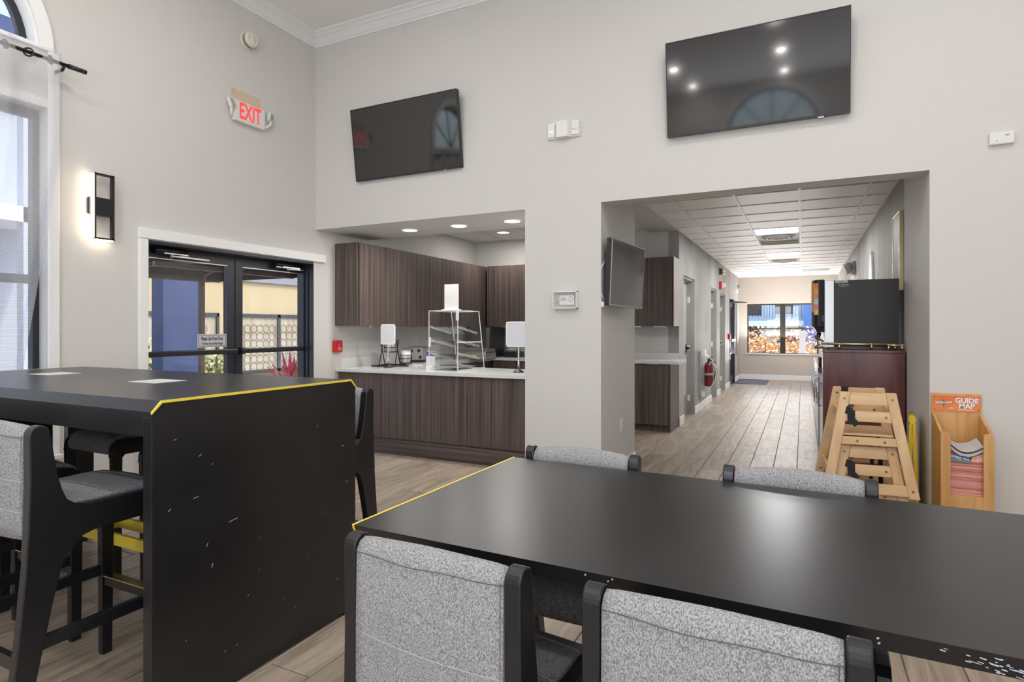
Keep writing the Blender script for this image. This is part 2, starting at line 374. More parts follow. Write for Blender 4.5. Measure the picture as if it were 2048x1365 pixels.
# crown moulding
prof = [(0, -.112), (.012, -.112), (.016, -.098), (.03, -.09), (.055, -.062), (.07, -.048), (.088, -.04), (.088, -.028), (.1, -.022), (.122, -.012), (.122, 0), (0, 0)]
def sweep(fn0, fn1):
    m = MB(); n = len(prof); a = [fn0(*p) for p in prof]; b = [fn1(*p) for p in prof]
    m.add(a+b, [(i, (i+1) % n, (i+1) % n+n, i+n) for i in range(n)]+[tuple(range(n)), tuple(range(2*n-1, n-1, -1))]); return m
struct(obj('trim_1', sweep(lambda d, z: (L+d, YB, ZC+z), lambda d, z: (L+d, W-d, ZC+z)), WHITE))
struct(obj('trim_2', sweep(lambda d, z: (L+d, W-d, ZC+z), lambda d, z: (XR, W-d, ZC+z)), WHITE))
# kitchen shell
struct(obj('wall_kitchen_back', MB().box(L, KY, 0, CL-.14, KY+.12, 2.9), WALL))
struct(obj('ceiling_kitchen', MB().box(L, W+.82, KZ, CL-.3, KY, KZ+.1), TILEC))
for gx_ in (-4.0, -3.42, -2.85, -2.28): struct(obj('trim_%d' % (20+int(-gx_*2)), MB().box(gx_-.012, W+.82, KZ-.005, gx_+.012, KY, KZ), GRID))
struct(obj('beam_passage', MB().box(CL-.36, W+1.07, HZ, CL, KY, 2.95), WALL))
# hall shell; door recesses in the left hall wall
HT = .14
hl = MB()
doors = [(8.32, 9.24, 2.03), (11.03, 11.78, 2.03), (12.3, 13.14, 2.0), (14.0, 14.95, 1.95)]
y = KY
for a, b, z in doors:
    hl.box(CL-HT, y, 0, CL, a, HZ+.2); hl.box(CL-HT, a, z, CL, b, HZ+.2); y = b
hl.box(CL-HT, y, 0, CL, 15.25, HZ+.2); hl.box(CL-HT, 15.25, 0, CL, 15.75, .62); hl.box(CL-HT, 15.25, 1.93, CL, 15.75, HZ+.2); hl.box(CL-HT, 15.75, 0, CL, HF+.2, HZ+.2)
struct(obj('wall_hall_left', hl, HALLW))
hr = MB()
hr.box(R+.012, W+1.07, 0, R+.2, HF+.2, HZ+.2)
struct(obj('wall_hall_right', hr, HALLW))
fx0, fx1, fz0, fz1 = -1.28, .34, .66, 1.915
he = MB()
he.box(CL-.1, HF, 0, fx0, HF+.18, HZ+.2); he.box(fx1, HF, 0, R+.2, HF+.18, HZ+.2); he.box(fx0, HF, 0, fx1, HF+.18, fz0); he.box(fx0, HF, fz1, fx1, HF+.18, HZ+.2)
struct(obj('wall_hall_end', he, FARW))
struct(obj('ceiling_slab_hall', MB().box(CL, W+.2, HZ+.06, R+.1, HF, HZ+.16), GRILLE))
# hall lay-in ceiling: grid bars and tiles one by one
hc = sroot('ceiling_hall')
gx = [CL, -1.175, -.603, -.03, .5425, R+.02]; RY, R0 = .55, 5.04
gy = [W+.2]+[R0+RY*k for k in range(21) if R0+RY*k < HF-.1]+[HF]
for x in gx[1:-1]: obj('grid_bar', MB().box(x-.012, W+.2, HZ-.004, x+.012, HF, HZ+.004), GRID, hc)
obj('grid_bar', MB().box(CL, W+.2, HZ-.006, CL+.022, HF, HZ+.004), GRID, hc); obj('grid_bar', MB().box(R-.012, W+.25, HZ-.006, R+.012, HF, HZ+.004), GRID, hc)
for yv in gy[1:-1]: obj('cross_bar', MB().box(CL, yv-.007, HZ-.003, R, yv+.007, HZ+.003), GRID, hc)
lit = {7, 12, 18}; diff = {8, 14}; gril = {9}
cache = {}
for i in range(5):
    for k in range(len(gy)-1):
        w, l = round(gx[i+1]-gx[i]-.016, 3), round(gy[k+1]-gy[k]-.01, 3); c = ((gx[i]+gx[i+1])/2, (gy[k]+gy[k+1])/2, HZ+.008)
        if i == 2 and k in lit:
            t = thing('ceiling_light', {7: 'lit square ceiling panel nearest the opening, before the first round diffuser', 12: 'second lit square ceiling panel along the hall ceiling', 18: 'lit square ceiling panel nearest the end wall of the hall'}[k], 'ceiling light', (c[0], c[1], HZ), group='light panels in the hall ceiling')
            obj('light_frame', MB().box(-w/2, -l/2, 0, -w/2+.02, l/2, .014).box(w/2-.02, -l/2, 0, w/2, l/2, .014).box(-w/2, -l/2, 0, w/2, -l/2+.02, .014).box(-w/2, l/2-.02, 0, w/2, l/2, .014), GRID, t)
            obj('diffuser_panel', MB().box(-w/2+.02, -l/2+.02, .006, w/2-.02, l/2-.02, .012), LITW, t)
            area('hall_panel_light', (c[0], c[1], HZ-.03), (0, 0, -1), .5, .5, {7: 30, 12: 34, 18: 14}[k])
            continue
        if i == 2 and k in diff:
            t = thing('air_diffuser', {8: 'round grey air diffuser nearest the opening in the hall ceiling', 14: 'round grey air diffuser further down the hall ceiling'}[k], 'vent', (c[0], c[1], HZ), group='round diffusers in the hall ceiling')
            obj('vent_plate', MB().box(-w/2, -l/2, .002, w/2, l/2, .01), GRILLE, t)
            for rr, zz in ((.21, -.004), (.15, -.012), (.09, -.02)): obj('vent_ring', MB().torus((0, 0, zz), rr, .014, 'z', n=24, m=6), WHITEP, t)
            obj('vent_stem', MB().cyl((0, 0, -.035), (0, 0, .004), .015, n=8), WHITEP, t)
            continue
        if i == 2 and k in gril or (i == 3 and k == 18):
            t = thing('return_grille', 'dark slatted return grille just behind the first round diffuser' if i == 2 else 'small slatted grille near the end wall of the hall', 'vent', (c[0], c[1], HZ))
            obj('grille_frame', MB().box(-w/2, -l/2, .002, w/2, l/2, .01), GRILLE if i == 2 else WHITEP, t)
            for q in range(9): obj('slat', MB().bar((-w/2+.02, -l/2+.05+q*(l-.1)/8, -.002), (w/2-.02, -l/2+.05+q*(l-.1)/8, -.002), .02, .004, (0, .5, 1)), WHITEP if q % 3 == 0 else GRILLE, t)
            continue
        if (w, l) not in cache: cache[(w, l)] = MB().box(-w/2, -l/2, -.004, w/2, l/2, .012).mesh('ceiling_tile')
        obj('ceiling_tile', cache[(w, l)], TILEC, hc, c)
# baseboards
def base(name, *bx):
    m = MB()
    for b in bx: m.box(*b)
    struct(obj(name, m, WHITE, bevel=.006))
base('baseboard_hall_end', (CL+.014, HF-.014, 0, R, HF, .13))
base('baseboard_hall_left', *[(CL, a, 0, CL+.014, b, .12) for a, b in ((KY, 8.32), (9.24, 11.03), (11.78, 12.3), (13.14, 14.0), (14.95, HF-.014))])
base('baseboard_pier', (CL, W, 0, CL+.014, W+1.07, .1), (-2.149, W-.014, 0, CL+.014, W, .1))
base('baseboard_front', (R, W-.014, 0, XR, W, .1))
base('baseboard_left', (L, YB, 0, L+.014, 2.79, .1))
# ---------------------------------------------------------------- left window with arch
wi = sroot('window_1')
Lf = L-.12
def fr(name, boxes, m, p, bevel=.003):
    b = MB()
    for q in boxes: b.box(*q)
    return obj(name, b, m, p, bevel=bevel)
casp = [(L, wy0-.07, wz0, L+.022, wy0, AS), (L, wy1, wz0, L+.022, wy1+.07, AS)]
for c in casp: obj('casing', MB().box(*c), WHITE, wi, bevel=.008)
obj('casing', MB().box(L, wy0, wz1-.0, L+.018, wy1, wz1+.06), WHITE, wi, bevel=.005)
obj('sill', MB().box(L-.15, wy0-.07, wz0-.03, L+.06, wy1+.07, wz0), WHITE, wi, bevel=.004)
obj('arch_sill', MB().box(L-.15, AY-AR, AS, L+.02, AY+AR, AS+.028), WHITE, wi, bevel=.004)
def arc_band(c, r0, r1, z, x0, x1, n=28, ax='x'):
    m = MB(); vs = []
    for i in range(n+1):
        t = PI*i/n
        for r, x in ((r0, x0), (r1, x0), (r1, x1), (r0, x1)):
            u, v = c+r*math.cos(t), z+r*math.sin(t)
            vs.append((x, u, v) if ax == 'x' else (u, x, v))
    m.add(vs, [(4*i+k, 4*i+(k+1) % 4, 4*i+4+(k+1) % 4, 4*i+4+k) for i in range(n) for k in range(4)]+[(0, 1, 2, 3), (4*n+3, 4*n+2, 4*n+1, 4*n)]); return m
obj('arch_casing', arc_band(AY, AR, AR+.075, AS, L, L+.022), WHITE, wi)
obj('arch_reveal', arc_band(AY, AR-.02, AR, AS, L-.15, L), WHITE, wi)
obj('arch_frame', arc_band(AY, AR-.065, AR-.02, AS, Lf-.02, Lf+.02), DOORM, wi)
for a in (50, 90, 130): obj('arch_bar', MB().bar((Lf, AY, AS+.03), (Lf, AY+(AR-.05)*math.cos(math.radians(a)), AS+(AR-.05)*math.sin(math.radians(a))), .018, .018, (1, 0, 0)), DOORM, wi)
obj('arch_pane', MB().prism([(AY+(AR-.04)*math.cos(PI*i/24), AS+.02+(AR-.04)*math.sin(PI*i/24)) for i in range(25)], 'x', Lf-.003, Lf+.003), GLASS, wi)
WF = wi
for q in ((Lf-.03, wy0, wz0, Lf+.03, wy0+.04, wz1), (Lf-.03, wy1-.04, wz0, Lf+.03, wy1, wz1), (Lf-.03, wy0, wz1-.06, Lf+.03, wy1, wz1), (Lf-.03, wy0, wz0, Lf+.03, wy1, wz0+.06), (Lf-.02, wy0, 1.6, Lf+.02, wy1, 1.66)):
    obj('window_frame', MB().box(*q), DOORM, wi, bevel=.003)
for z0, z1 in ((wz0+.06, 1.6), (1.66, wz1-.06)): obj('window_pane', MB().box(Lf-.003, wy0+.04, z0, Lf+.003, wy1-.04, z1), GLASS, wi)
# back wall window with arch (seen mirrored in the screens)
w2 = sroot('window_2'); yb = YB-.1
obj('arch_casing', arc_band(BAX, BAR, BAR+.08, BAS, YB, YB+.022, ax='y'), WHITE, w2)
obj('arch_frame', arc_band(BAX, BAR-.05, BAR, BAS, yb-.02, yb+.02, ax='y'), DOORM, w2)
for a in (50, 90, 130): obj('arch_bar', MB().bar((BAX, yb, BAS), (BAX+(BAR-.03)*math.cos(math.radians(a)), yb, BAS+(BAR-.03)*math.sin(math.radians(a))), .025, .025, (0, 1, 0)), DOORM, w2)
obj('arch_pane', MB().prism([(BAX+(BAR-.02)*math.cos(PI*i/24), BAS+(BAR-.02)*math.sin(PI*i/24)) for i in range(25)], 'y', yb-.003, yb+.003), GLASS, w2)
for q in ((bx0, bx0+.05), ((bx0+bx1)/2-.03, (bx0+bx1)/2+.03), (bx1-.05, bx1)): obj('window_frame', MB().box(q[0], yb-.03, .4, q[1], yb+.03, 3.0), DOORM, w2)
obj('window_pane', MB().box(bx0, yb-.003, .4, bx1, yb+.003, 3.0), GLASS, w2)
# hall end window, two double-hung units
w3 = sroot('window_3'); yh = HF+.08
xm = -.455
for q in ((fx0, yh-.03, fz0, fx0+.03, yh+.03, fz1), (fx1-.03, yh-.03, fz0, fx1, yh+.03, fz1), (xm-.06, yh-.04, fz0, xm+.06, yh+.04, fz1), (fx0, yh-.03, fz1-.03, fx1, yh+.03, fz1), (fx0, yh-.03, fz0, fx1, yh+.03, fz0+.02)):
    obj('window_frame', MB().box(*q), mat('dark_bronze', (.02, .016, .013), .4) if 'dark_bronze' not in MT else MT['dark_bronze'], w3, bevel=.003)
for a, b in ((fx0+.03, xm-.06), (xm+.06, fx1-.03)):
    sa = obj('sash_rail', MB().box(a, yh-.02, 1.272, b, yh+.02, 1.3), MT['dark_bronze'], w3)
    obj('sash_lock', MB().box((a+b)/2-.03, yh-.05, 1.28, (a+b)/2+.03, yh-.02, 1.31), MT['dark_bronze'], sa)
    obj('window_pane', MB().box(a, yh-.003, fz0+.02, b, yh+.003, 1.272), GLASS, w3); obj('window_pane', MB().box(a, yh-.003, 1.3, b, yh+.003, fz1-.03), GLASS, w3)
obj('window_sill', MB().box(fx0-.02, HF-.03, fz0-.02, fx1+.02, HF+.05, fz0+.004), WHITE, w3, bevel=.004)
# ---------------------------------------------------------------- entrance doors
dx = L-.19                               # leaves hang at the outer side of the wall, dark liners line the reveal
dr = sroot('door_1')
for q in ((L-.215, 2.8655, 0, L-.002, 2.872, 1.985), (L-.215, 4.59, 0, L+.004, 4.5995, 1.985), (L-.215, 2.872, 1.962, L+.002, 4.59, 1.9845), (L-.16, 4.572, 0, L-.11, 4.59, 1.962), (L-.075, 4.576, 0, L-.06, 4.59, 1.962)): obj('door_frame', MB().box(*q), DOORM, dr)
def leaf(y0, y1, side):
    lf = obj('door_leaf', MB().box(dx-.025, y0, 0, dx+.025, y0+.08, 1.958).box(dx-.025, y1-.08, 0, dx+.025, y1, 1.958).box(dx-.025, y0+.08, 1.875, dx+.025, y1-.08, 1.958).box(dx-.025, y0+.08, 0, dx+.025, y1-.08, .25), DOORM, dr, bevel=.003)
    obj('door_pane', MB().box(dx-.004, y0+.08, .25, dx+.004, y1-.08, 1.875), GLASS, lf)
    obj('bead', MB().box(dx+.02, y0+.08, 1.867, dx+.027, y1-.08, 1.875), STEEL, lf)
    ya, yc = (max(y0+.02, 2.885), y1-.015) if side == 0 else (y0+.015, 4.565)
    pb = obj('push_bar', MB().box(dx+.06, ya, 1.068, dx+.1, yc, 1.112), BLK, lf, bevel=.008)
    obj('bracket', MB().box(dx+.02, y0+.02, 1.06, dx+.07, y0+.07, 1.12), BLK, pb); obj('bracket', MB().box(dx+.02, y1-.07, 1.06, dx+.07, y1-.02, 1.12), BLK, pb)
leaf(2.80, 3.787, 0); leaf(3.793, 4.72, 1)
def closer(y0, y1, z, ya, yb2, za):
    xc = dx+.075
    c = obj('door_closer', MB().cyl((xc, y0, z), (xc, y1, z), .026, n=14).box(dx+.03, y0+.03, z-.025, xc, y1-.03, z+.025), BLKP, dr)
    obj('closer_arm', MB().bar((xc+.015, (y0+y1)/2, z-.04), (xc+.02, yb2, za), .018, .01).bar((xc+.02, ya, za+.005), (xc, yb2, za), .016, .01).cyl((xc+.015, (y0+y1)/2, z-.05), (xc+.015, (y0+y1)/2, z), .01, n=8), CHROME, c)
    obj('closer_trim', MB().bar((xc+.026, y0+.06, z-.022), (xc+.026, y1, z-.022), .01, .01), CHROME, c)
closer(3.0, 3.27, 1.932, 3.2, 3.47, 1.89); closer(4.22, 4.5, 1.932, 4.2, 4.55, 1.90)
struct(obj('trim_3', MB().box(L, 2.79, 1.99, L+.035, 4.75, 2.07), WHITE, bevel=.004))
struct(obj('trim_4', MB().box(L, 2.79, 0, L+.03, 2.862, 1.99), WHITE, bevel=.006))
sg = thing('door_sign', 'small white notice reading Please Use Front Door stuck on the left glass door', 'sign', (dx+.0265, 3.552, 1.19))
obj('panel', MB().box(0, -.143, -.058, .004, .143, .058), PAPER, sg)
obj('border', MB().box(.004, -.135, .046, .0046, .135, .05).box(.004, -.135, -.05, .0046, .135, -.046).box(.004, -.135, -.05, .0046, -.131, .05).box(.004, .131, -.05, .0046, .135, .05), NAVYT, sg)
text('lettering', 'Please Use Front Door', .05, NAVYT, sg, (.0046, 0, .018), (0, 1, 0), sx=.47, bold=.0008)
text('lettering', 'Por Favor Use la Puerta Principal', .034, NAVYT, sg, (.0046, 0, -.025), (0, 1, 0), sx=.45, bold=.0004)
# ---------------------------------------------------------------- furniture: communal tables
def comm_table(name, label, x0, x1, y0, y1, zt, far_gap, loc, slab=False):
    """top face x0..x1, y0..y1 at zt; 45 degree chamfer 0.033 under the rim, panel ends"""
    t = thing(name, label, 'table', loc)
    ch, th = (.033, .05) if not slab else (-.016, .04)
    top = obj('tabletop', MB().prism([(y0, zt), (y1, zt), (y1+ch, zt-th), (y0-ch, zt-th)] if slab else [(y0, zt), (y1, zt), (y1+ch, zt-ch), (y1+ch, zt-th), (y0-ch, zt-th), (y0-ch, zt-ch)], 'x', x0, x1), BLACKW, t)
    for y in (y0-ch+.004, y1+ch-.03) if not slab else (): obj('apron', MB().box(x0+.045, y, zt-.115, x1-.045, y+.026, zt-th), BLACKW, t)
    pt = .026 if slab else .045
    for x, far in ((x0, far_gap == 'x0'), (x1-pt, far_gap == 'x1')):
        pan = MB()
        if far: pan.box(x, y0-ch, .012, x+.045, 1.92, zt-th).box(x, 2.0, .012, x+.045, y1+ch, zt-th).box(x, 1.92, .012, x+.045, 2.0, .12)
        else: pan.box(x, y0-ch, .012, x+pt, y1+ch, zt-th)
        p = obj('end_panel', pan, BLACKW, t, bevel=.0015)
        for ya in (y0, y1-.06): obj('glide', MB().box(x+.004, ya+.02, 0, x+pt-.004, ya+.06, .012), BLKP, p)
    for x in (x0-.0015, x1-.0035):
        s = .007; o = .0012
        obj('edge_inlay', MB().prism([(y0-.002, zt+o), (y1+.002, zt+o), (y1+ch+o, zt-(th if slab else ch)), (y1+ch-(s if slab else -o), zt-(th if slab else ch)-(0 if slab else s)), (y1, zt-s), (y0, zt-s), (y0-ch+(s if slab else -o), zt-(th if slab else ch)-(0 if slab else s)), (y0-ch-o, zt-(th if slab else ch))], 'x', x, x+s), YEL, t)
    return t
bt = comm_table('communal_bar_table', 'tall black communal table with yellow edging and plain black end panel', -3.97, -1.86, 1.22, 2.11, 1.065, 'x0', (0, 0, 0))
fy = obj('footrest', MB().box(-3.92, 1.585, .335, -1.905, 1.6, .385).box(-3.92, 1.735, .335, -1.905, 1.75, .385), YEL, bt)
for x in (-3.55, -3.0, -2.42, -2.02): obj('cross_piece', MB().box(x, 1.6, .34, x+.035, 1.735, .38), YEL, fy)
scr = mat('scuff', (.34, .34, .34), .8)
sc = MB()
for y, z, a, l in ((1.35, .86, .5, .012), (1.4, .82, .9, .008), (1.33, .72, .2, .02), (1.47, .60, .15, .035), (1.38, .54, 1.2, .014), (1.40, .46, 1.3, .016), (1.6, .38, 0, .005), (1.55, .3, .6, .006), (1.72, .22, 0, .005), (1.85, .35, 0, .004), (1.95, .5, .4, .006), (2.02, .18, .9, .012), (1.24, .7, .6, .012), (1.3, .25, 0, .005), (1.45, .14, .3, .006), (1.5, .14, .2, .006), (2.05, .77, .1, .018), (1.66, .62, .2, .004), (2.08, .6, 1.0, .012), (1.9, .88, .4, .008), (1.26, .93, .3, .01), (1.78, .16, .2, .005), (1.6, .5, .2, .004)):
    sc.bar((-1.8597, y, z), (-1.8597, y+l*math.cos(a), z+l*math.sin(a)), .0012, .0022, (0, -math.sin(a), math.cos(a)))
obj('scuff_marks', sc, scr, bt)['kind'] = 'stuff'
dt = comm_table('communal_dining_table', 'low black communal table with yellow end edging in the foreground', 0, 2.165, 0, .926, .78, None, (-1.07, 1.222, 0), slab=True)
dt.rotation_euler = (0, 0, math.radians(-1.4))
pc = mat('chipped_paint', (.5, .56, .62), .7); cp = MB(); rr = random.Random(4)
for i in range(36):
    x = 1.345+rr.gauss(0, .035); z = .755+rr.gauss(0, .009); l = rr.uniform(.003, .011); z = min(.772, max(.744, z)); y = .4*(.78-z)-.0008
    cp.bar((x, y, z), (x+l, y+.0008, z-l*.2), .001, rr.uniform(.0008, .002), (0, 0, 1))
for x, z in ((1.185, .762), (1.187, .752), (.65, .77), (.7, .765), (.71, .772)): cp.bar((x, .4*(.78-z)-.0008, z), (x+.003, .4*(.78-z)-.0008, z+.003), .001, .003)
obj('paint_chips', cp, pc, dt)['kind'] = 'stuff'
for nm, x, y, rz, lb in (('paper_card', -2.56, 1.66, .05, 'white card lying on the tall table nearer its yellow edge'), ('paper_card', -3.45, 1.70, .02, 'white card lying at the far end of the tall table')):
    k = obj(nm, MB().box(-.09, -.075, 0, .09, .075, .002), PAPER, None, (x, y, 1.0652), rot=(0, 0, rz)); tag(k, lb, 'card', 'cards on the tall table')
# ---------------------------------------------------------------- stools and chairs (one frame design, two heights)
def seat_thing(name, label, Wd, zs, ph, group):
    t = thing(name, label, 'stool' if zs > .6 else 'chair', group=group)
    zt = zs+ph; th = .036; h = Wd/2
    side = [(-.012, zs-.135), (-.006, zs-.04), (-.002, zs+ph*.4), *[(.024-.028*math.cos(PI*i/10), zt-.028+.028*math.sin(PI*i/10)) for i in range(11)], (.072, zs+ph*.42), (.084, zs+.065), (.098, zs+.03), (.122, zs+.01), (.16, zs),
            (.40, zs-.004), (.445, zs-.012), (.472, zs-.03), (.486, zs-.06), (.49, zs-.1), (.432, zs-.1), (.425, zs-.088), (.18, zs-.09), (.14, zs-.1), (.112, zs-.135)]
    rear = [(-.008, zs-.115), (.105, zs-.115), (.104, zs-.14), (.086, zs-.17), (.06, zs*.62), (.005, zs*.25), (-.025, 0), (-.075, 0), (-.055, zs*.2), (-.03, zs*.5)]
    front = [(.436, zs-.08), (.487, zs-.08), (.478, 0), (.44, 0)]
    for x in (-h, h-th):
        obj('side_frame', MB().prism(side, 'x', x, x+th), BLACKF, t, bevel=.004, seg=3)
        obj('leg', MB().prism(rear, 'x', x+.001, x+th-.001), BLACKF, t, bevel=.003); obj('leg', MB().prism(front, 'x', x+.003, x+th-.003), BLACKF, t, bevel=.003)
    zr = zs*.46 if zs > .6 else .2
    for x in (-h+.008, h-.03): obj('stretcher', MB().box(x, -.02, zr-.02, x+.022, .455, zr+.02), BLACKF, t, bevel=.002)
    fs = obj('stretcher', MB().box(-h+th, .445, zr-.06, h-th, .47, zr-.02), BLACKF, t, bevel=.002)
    if zs > .6: obj('foot_plate', MB().box(-h+th+.01, .435, zr-.02, h-th-.01, .472, zr-.016), BRASS, fs)
    obj('stretcher', MB().box(-h+th, -.03, zr-.06, h-th, -.008, zr-.02), BLACKF, t, bevel=.002)
    w = h-th-.003
    loop = [(.066, zs+.05), (.064, zs+ph*.45), (.056, zt-.04), (.046, zt-.01), (.026, zt+.003), (.008, zt-.004), (-.002, zt-.03), (-.005, zs+ph*.5), (-.006, zs-.03), (.0, zs-.075), (.03, zs-.08), (.06, zs-.02)]
    n = len(loop); NX = 14
    def bow(x): return -.016*(1-(x/w)**2)
    m = MB(); vs = []
    for i in range(NX+1):
        x = -w+2*w*i/NX; e = .006*(abs(x/w)**8)
        for j, (y, z) in enumerate(loop): vs.append((x, y+bow(x), z+(.004*math.cos(3*x/w) if z > zt-.02 else 0)-(e if z > zt-.02 else 0)))
    m.add(vs, [(i*n+j, i*n+(j+1) % n, (i+1)*n+(j+1) % n, (i+1)*n+j) for i in range(NX) for j in range(n)], True)
    m.add(vs[:n], [tuple(range(n))]); m.add(vs[-n:], [tuple(range(n-1, -1, -1))])
    b = obj('backrest', m, FAB, t)
    obj('seam', MB().tube([(-w+2*w*i/12, bow(-w+2*w*i/12)-.0035, zt-.034+.002*math.sin(i)) for i in range(13)], .0009, 5), SEAMD, b)
    obj('seam', MB().tube([(w-.006, bow(w)-.0045, zs+ph-.03), (w-.006, bow(w)-.0065, zs+.05), (w-.006, bow(w)-.006, zs-.03)], .0009, 5), SEAMD, b)
    obj('thread_line', MB().tube([(-w+2*w*i/10, bow(-w+2*w*i/10)-.0053, zs+ph*.42-.012*i/10) for i in range(11)], .0006, 4).tube([(-w+2*w*i/10, bow(-w+2*w*i/10)-.0062, zs+.02-.012*i/10) for i in range(11)], .0006, 4), SEATT, b)
    sl_ = [(.085, zs+.012), (.14, zs+.004), (.25, zs+.004), (.38, zs+.008), (.44, zs+.004), (.474, zs-.018), (.486, zs-.05), (.482, zs-.085), (.455, zs-.08), (.44, zs-.055), (.1, zs-.05)]
    n = len(sl_); vs = []; m = MB()
    for i in range(NX+1):
        x = -w+2*w*i/NX; c = .008*(1-(x/w)**2)
        for y, z in sl_: vs.append((x, y, z+(c if z > zs-.03 else 0)))
    m.add(vs, [(i*n+j, i*n+(j+1) % n, (i+1)*n+(j+1) % n, (i+1)*n+j) for i in range(NX) for j in range(n)], True)
    m.add(vs[:n], [tuple(range(n))]); m.add(vs[-n:], [tuple(range(n-1, -1, -1))])
    s = obj('seat', m, FABS, t)
    obj('thread_line', MB().tube([(-w+2*w*i/10, .25+.02*math.sin(i*.31), zs+.0052+.008*(1-(-1+2*i/10)**2)) for i in range(11)], .0007, 4).tube([(-w+2*w*i/10, .4+.01*math.sin(i*.31), zs+.007+.008*(1-(-1+2*i/10)**2)) for i in range(11)], .0007, 4), SEATT, s)
    return t
stl = seat_thing('bar_stool', 'grey bar stool on the near side of the tall table, next to its end panel', .46, .735, .27, 'bar stools at the tall table')
spots = [(-2.30, .955, 0, None), (-2.93, .95, .02, 'second grey bar stool from the end panel on the near side of the tall table'),
         (-3.52, .96, -.02, 'third grey bar stool from the end panel on the near side of the tall table'),
         (-2.145, 2.34, PI, 'grey bar stool across the tall table, its back showing beside the end panel'),
         (-2.74, 2.31, PI+.03, 'bar stool across the tall table mostly hidden behind its end panel'),
         (-3.37, 2.30, PI-.02, 'bar stool across the tall table with its padded front edge showing underneath')]
for i, (x, y, rz, lb) in enumerate(spots):
    o = stl if i == 0 else copy_tree(stl)
    place(o, (x, y, 0), rz, lb or o['label'])
dch = seat_thing('dining_chair', 'grey chair with black posts nearest the camera at the left end of the low table', .464, .455, .366, 'chairs at the low table')
spots = [(-.729, 1.062, -.035, None), (-.137, 1.038, -.035, 'grey chair nearest the camera at the middle of the low table'),
         (-.783, 2.24, PI-.012, 'grey chair across the low table in front of the pier with the thermostat'),
         (-.018, 2.22, PI-.03, 'grey chair across the low table in front of the hall tiles'),
         (.81, 2.185, PI-.035, 'chair across the low table cut off at the edge, in front of the bare wall')]
for i, (x, y, rz, lb) in enumerate(spots):
    o = dch if i == 0 else copy_tree(dch)
    place(o, (x, y, 0), rz, lb or o['label'])
# ---------------------------------------------------------------- screens
def tv(label, w, h, d, loc, rot, screen, glow=True, cable=False):
    t = thing('television', label, 'television', loc, rot=rot)
    obj('housing', MB().box(-w/2, 0, -h/2, w/2, d, h/2), BLKP, t, bevel=.003)
    obj('screen', MB().box(-w/2+.006, -.002, -h/2+.014, w/2-.006, .001, h/2-.006), screen, t)
    bz = obj('bezel', MB().box(-w/2, -.005, -h/2, -w/2+.006, .002, h/2).box(w/2-.006, -.005, -h/2, w/2, .002, h/2).box(-w/2, -.005, h/2-.006, w/2, .002, h/2).box(-w/2, -.006, -h/2, w/2, .002, -h/2+.014), BLKP if screen == SCRN else GRILLE, t)
    obj('maker_badge', MB().box(w*.34, .0, -h/2-.008, w*.37, .012, -h/2), STEEL, bz)
    obj('wall_bracket', MB().box(-.2, d, -.08, .2, d+.018, .08), BLK, t)
    if cable: obj('cable', MB().tube([(-w/2+.06, d+.01, -h/2+.03), (-w/2-.01, d+.03, -h/2+.1), (-w/2+.03, d+.05, -h/2+.2), (-w/2-.005, d+.04, -h/2+.3), (-w/2+.05, d+.03, -h/2+.36)], .006, 6).box(-w/2-.01, d, -h/2-.01, -w/2+.08, d+.03, -h/2+.03), WHITEP, t)
    return t
tv('wall television above the kitchen counter opening, black and tilted down', 1.213, .686, .04, (-3.371, 4.553, 3.094), (math.radians(7.4), 0, 0), SCRN)
tv('large wall television above the hall opening, black and tilted down', 1.215, .69, .04, (-.321, 4.543, 3.097), (math.radians(6.3), 0, 0), SCRN)
tv('grey flat television on the side of the pier facing the hall', .85, .55, .045, (-1.362, 5.06, 1.757), (math.radians(2.6), 0, math.radians(90-3.7)), SCRG, cable=True)
# ---------------------------------------------------------------- wall devices
sc = thing('wall_sconce', 'black rectangular wall light with a glowing edge beside the left window', 'wall light', (L, 2.525, 2.17))
obj('back_plate', MB().box(0, -.085, -.055, .022, .05, .062), BLK, sc, bevel=.002)
obj('lamp_frame', MB().box(.03, -.068, -.235, .058, -.056, .235).box(.03, .05, -.235, .058, .068, .235).box(.03, -.068, .222, .058, .068, .235).box(.03, -.068, -.235, .058, .068, -.222), BLK, sc)
obj('center_plate', MB().box(.015, -.056, -.065, .056, .05, .062), BLK, sc)
obj('light_strip', MB().box(.028, -.0765, -.228, .056, -.068, .228).box(.028, -.068, -.2425, .056, .06, -.235), WARM, sc)
ex = thing('exit_sign', 'white exit sign with red letters and two lamp heads above the glass doors', 'sign', (L, 3.783, 3.243))
obj('stain_patch', MB().box(0, -.165, .0, .002, .15, .195), STAIN, ex)
obj('sign_body', MB().box(.002, -.168, -.095, .045, .165, .09), WHITEP, ex, bevel=.006)
text('lettering', 'EXIT', .2, REDL, ex, (.0455, .0, -.003), (0, 1, 0), sx=.58, bold=.005)
for s in (-1, 1):
    y = -.185 if s < 0 else .2
    h = obj('lamp_head', MB().bar((.06, y+s*.01, .0), (.045, y+s*.03, .08), .045, .03, (1, 0, .3)).tube([(.02, s*.16, -.06), (.03, s*.19, -.06), (.05, y+s*.02, -.03), (.055, y+s*.02, .0)], .012, 8), WHITEP, ex)
    lm = MB()
    for a in range(4):
        for b in range(2): lm.box(.0735-.004*a, y+s*.012+s*a*.006-.014+.018*b, .008+a*.018, .079-.004*a, y+s*.012+s*a*.006-.002+.018*b, .02+a*.018)
    obj('led_array', lm, GRILLE, h)
sd = thing('smoke_detector', 'round cream smoke detector on the wall under the crown moulding', 'smoke detector', (L, 3.785, 3.92))
Mx = Matrix.Diagonal((1.35, 1, 1, 1)) @ Matrix.Rotation(PI/2, 4, 'Y')
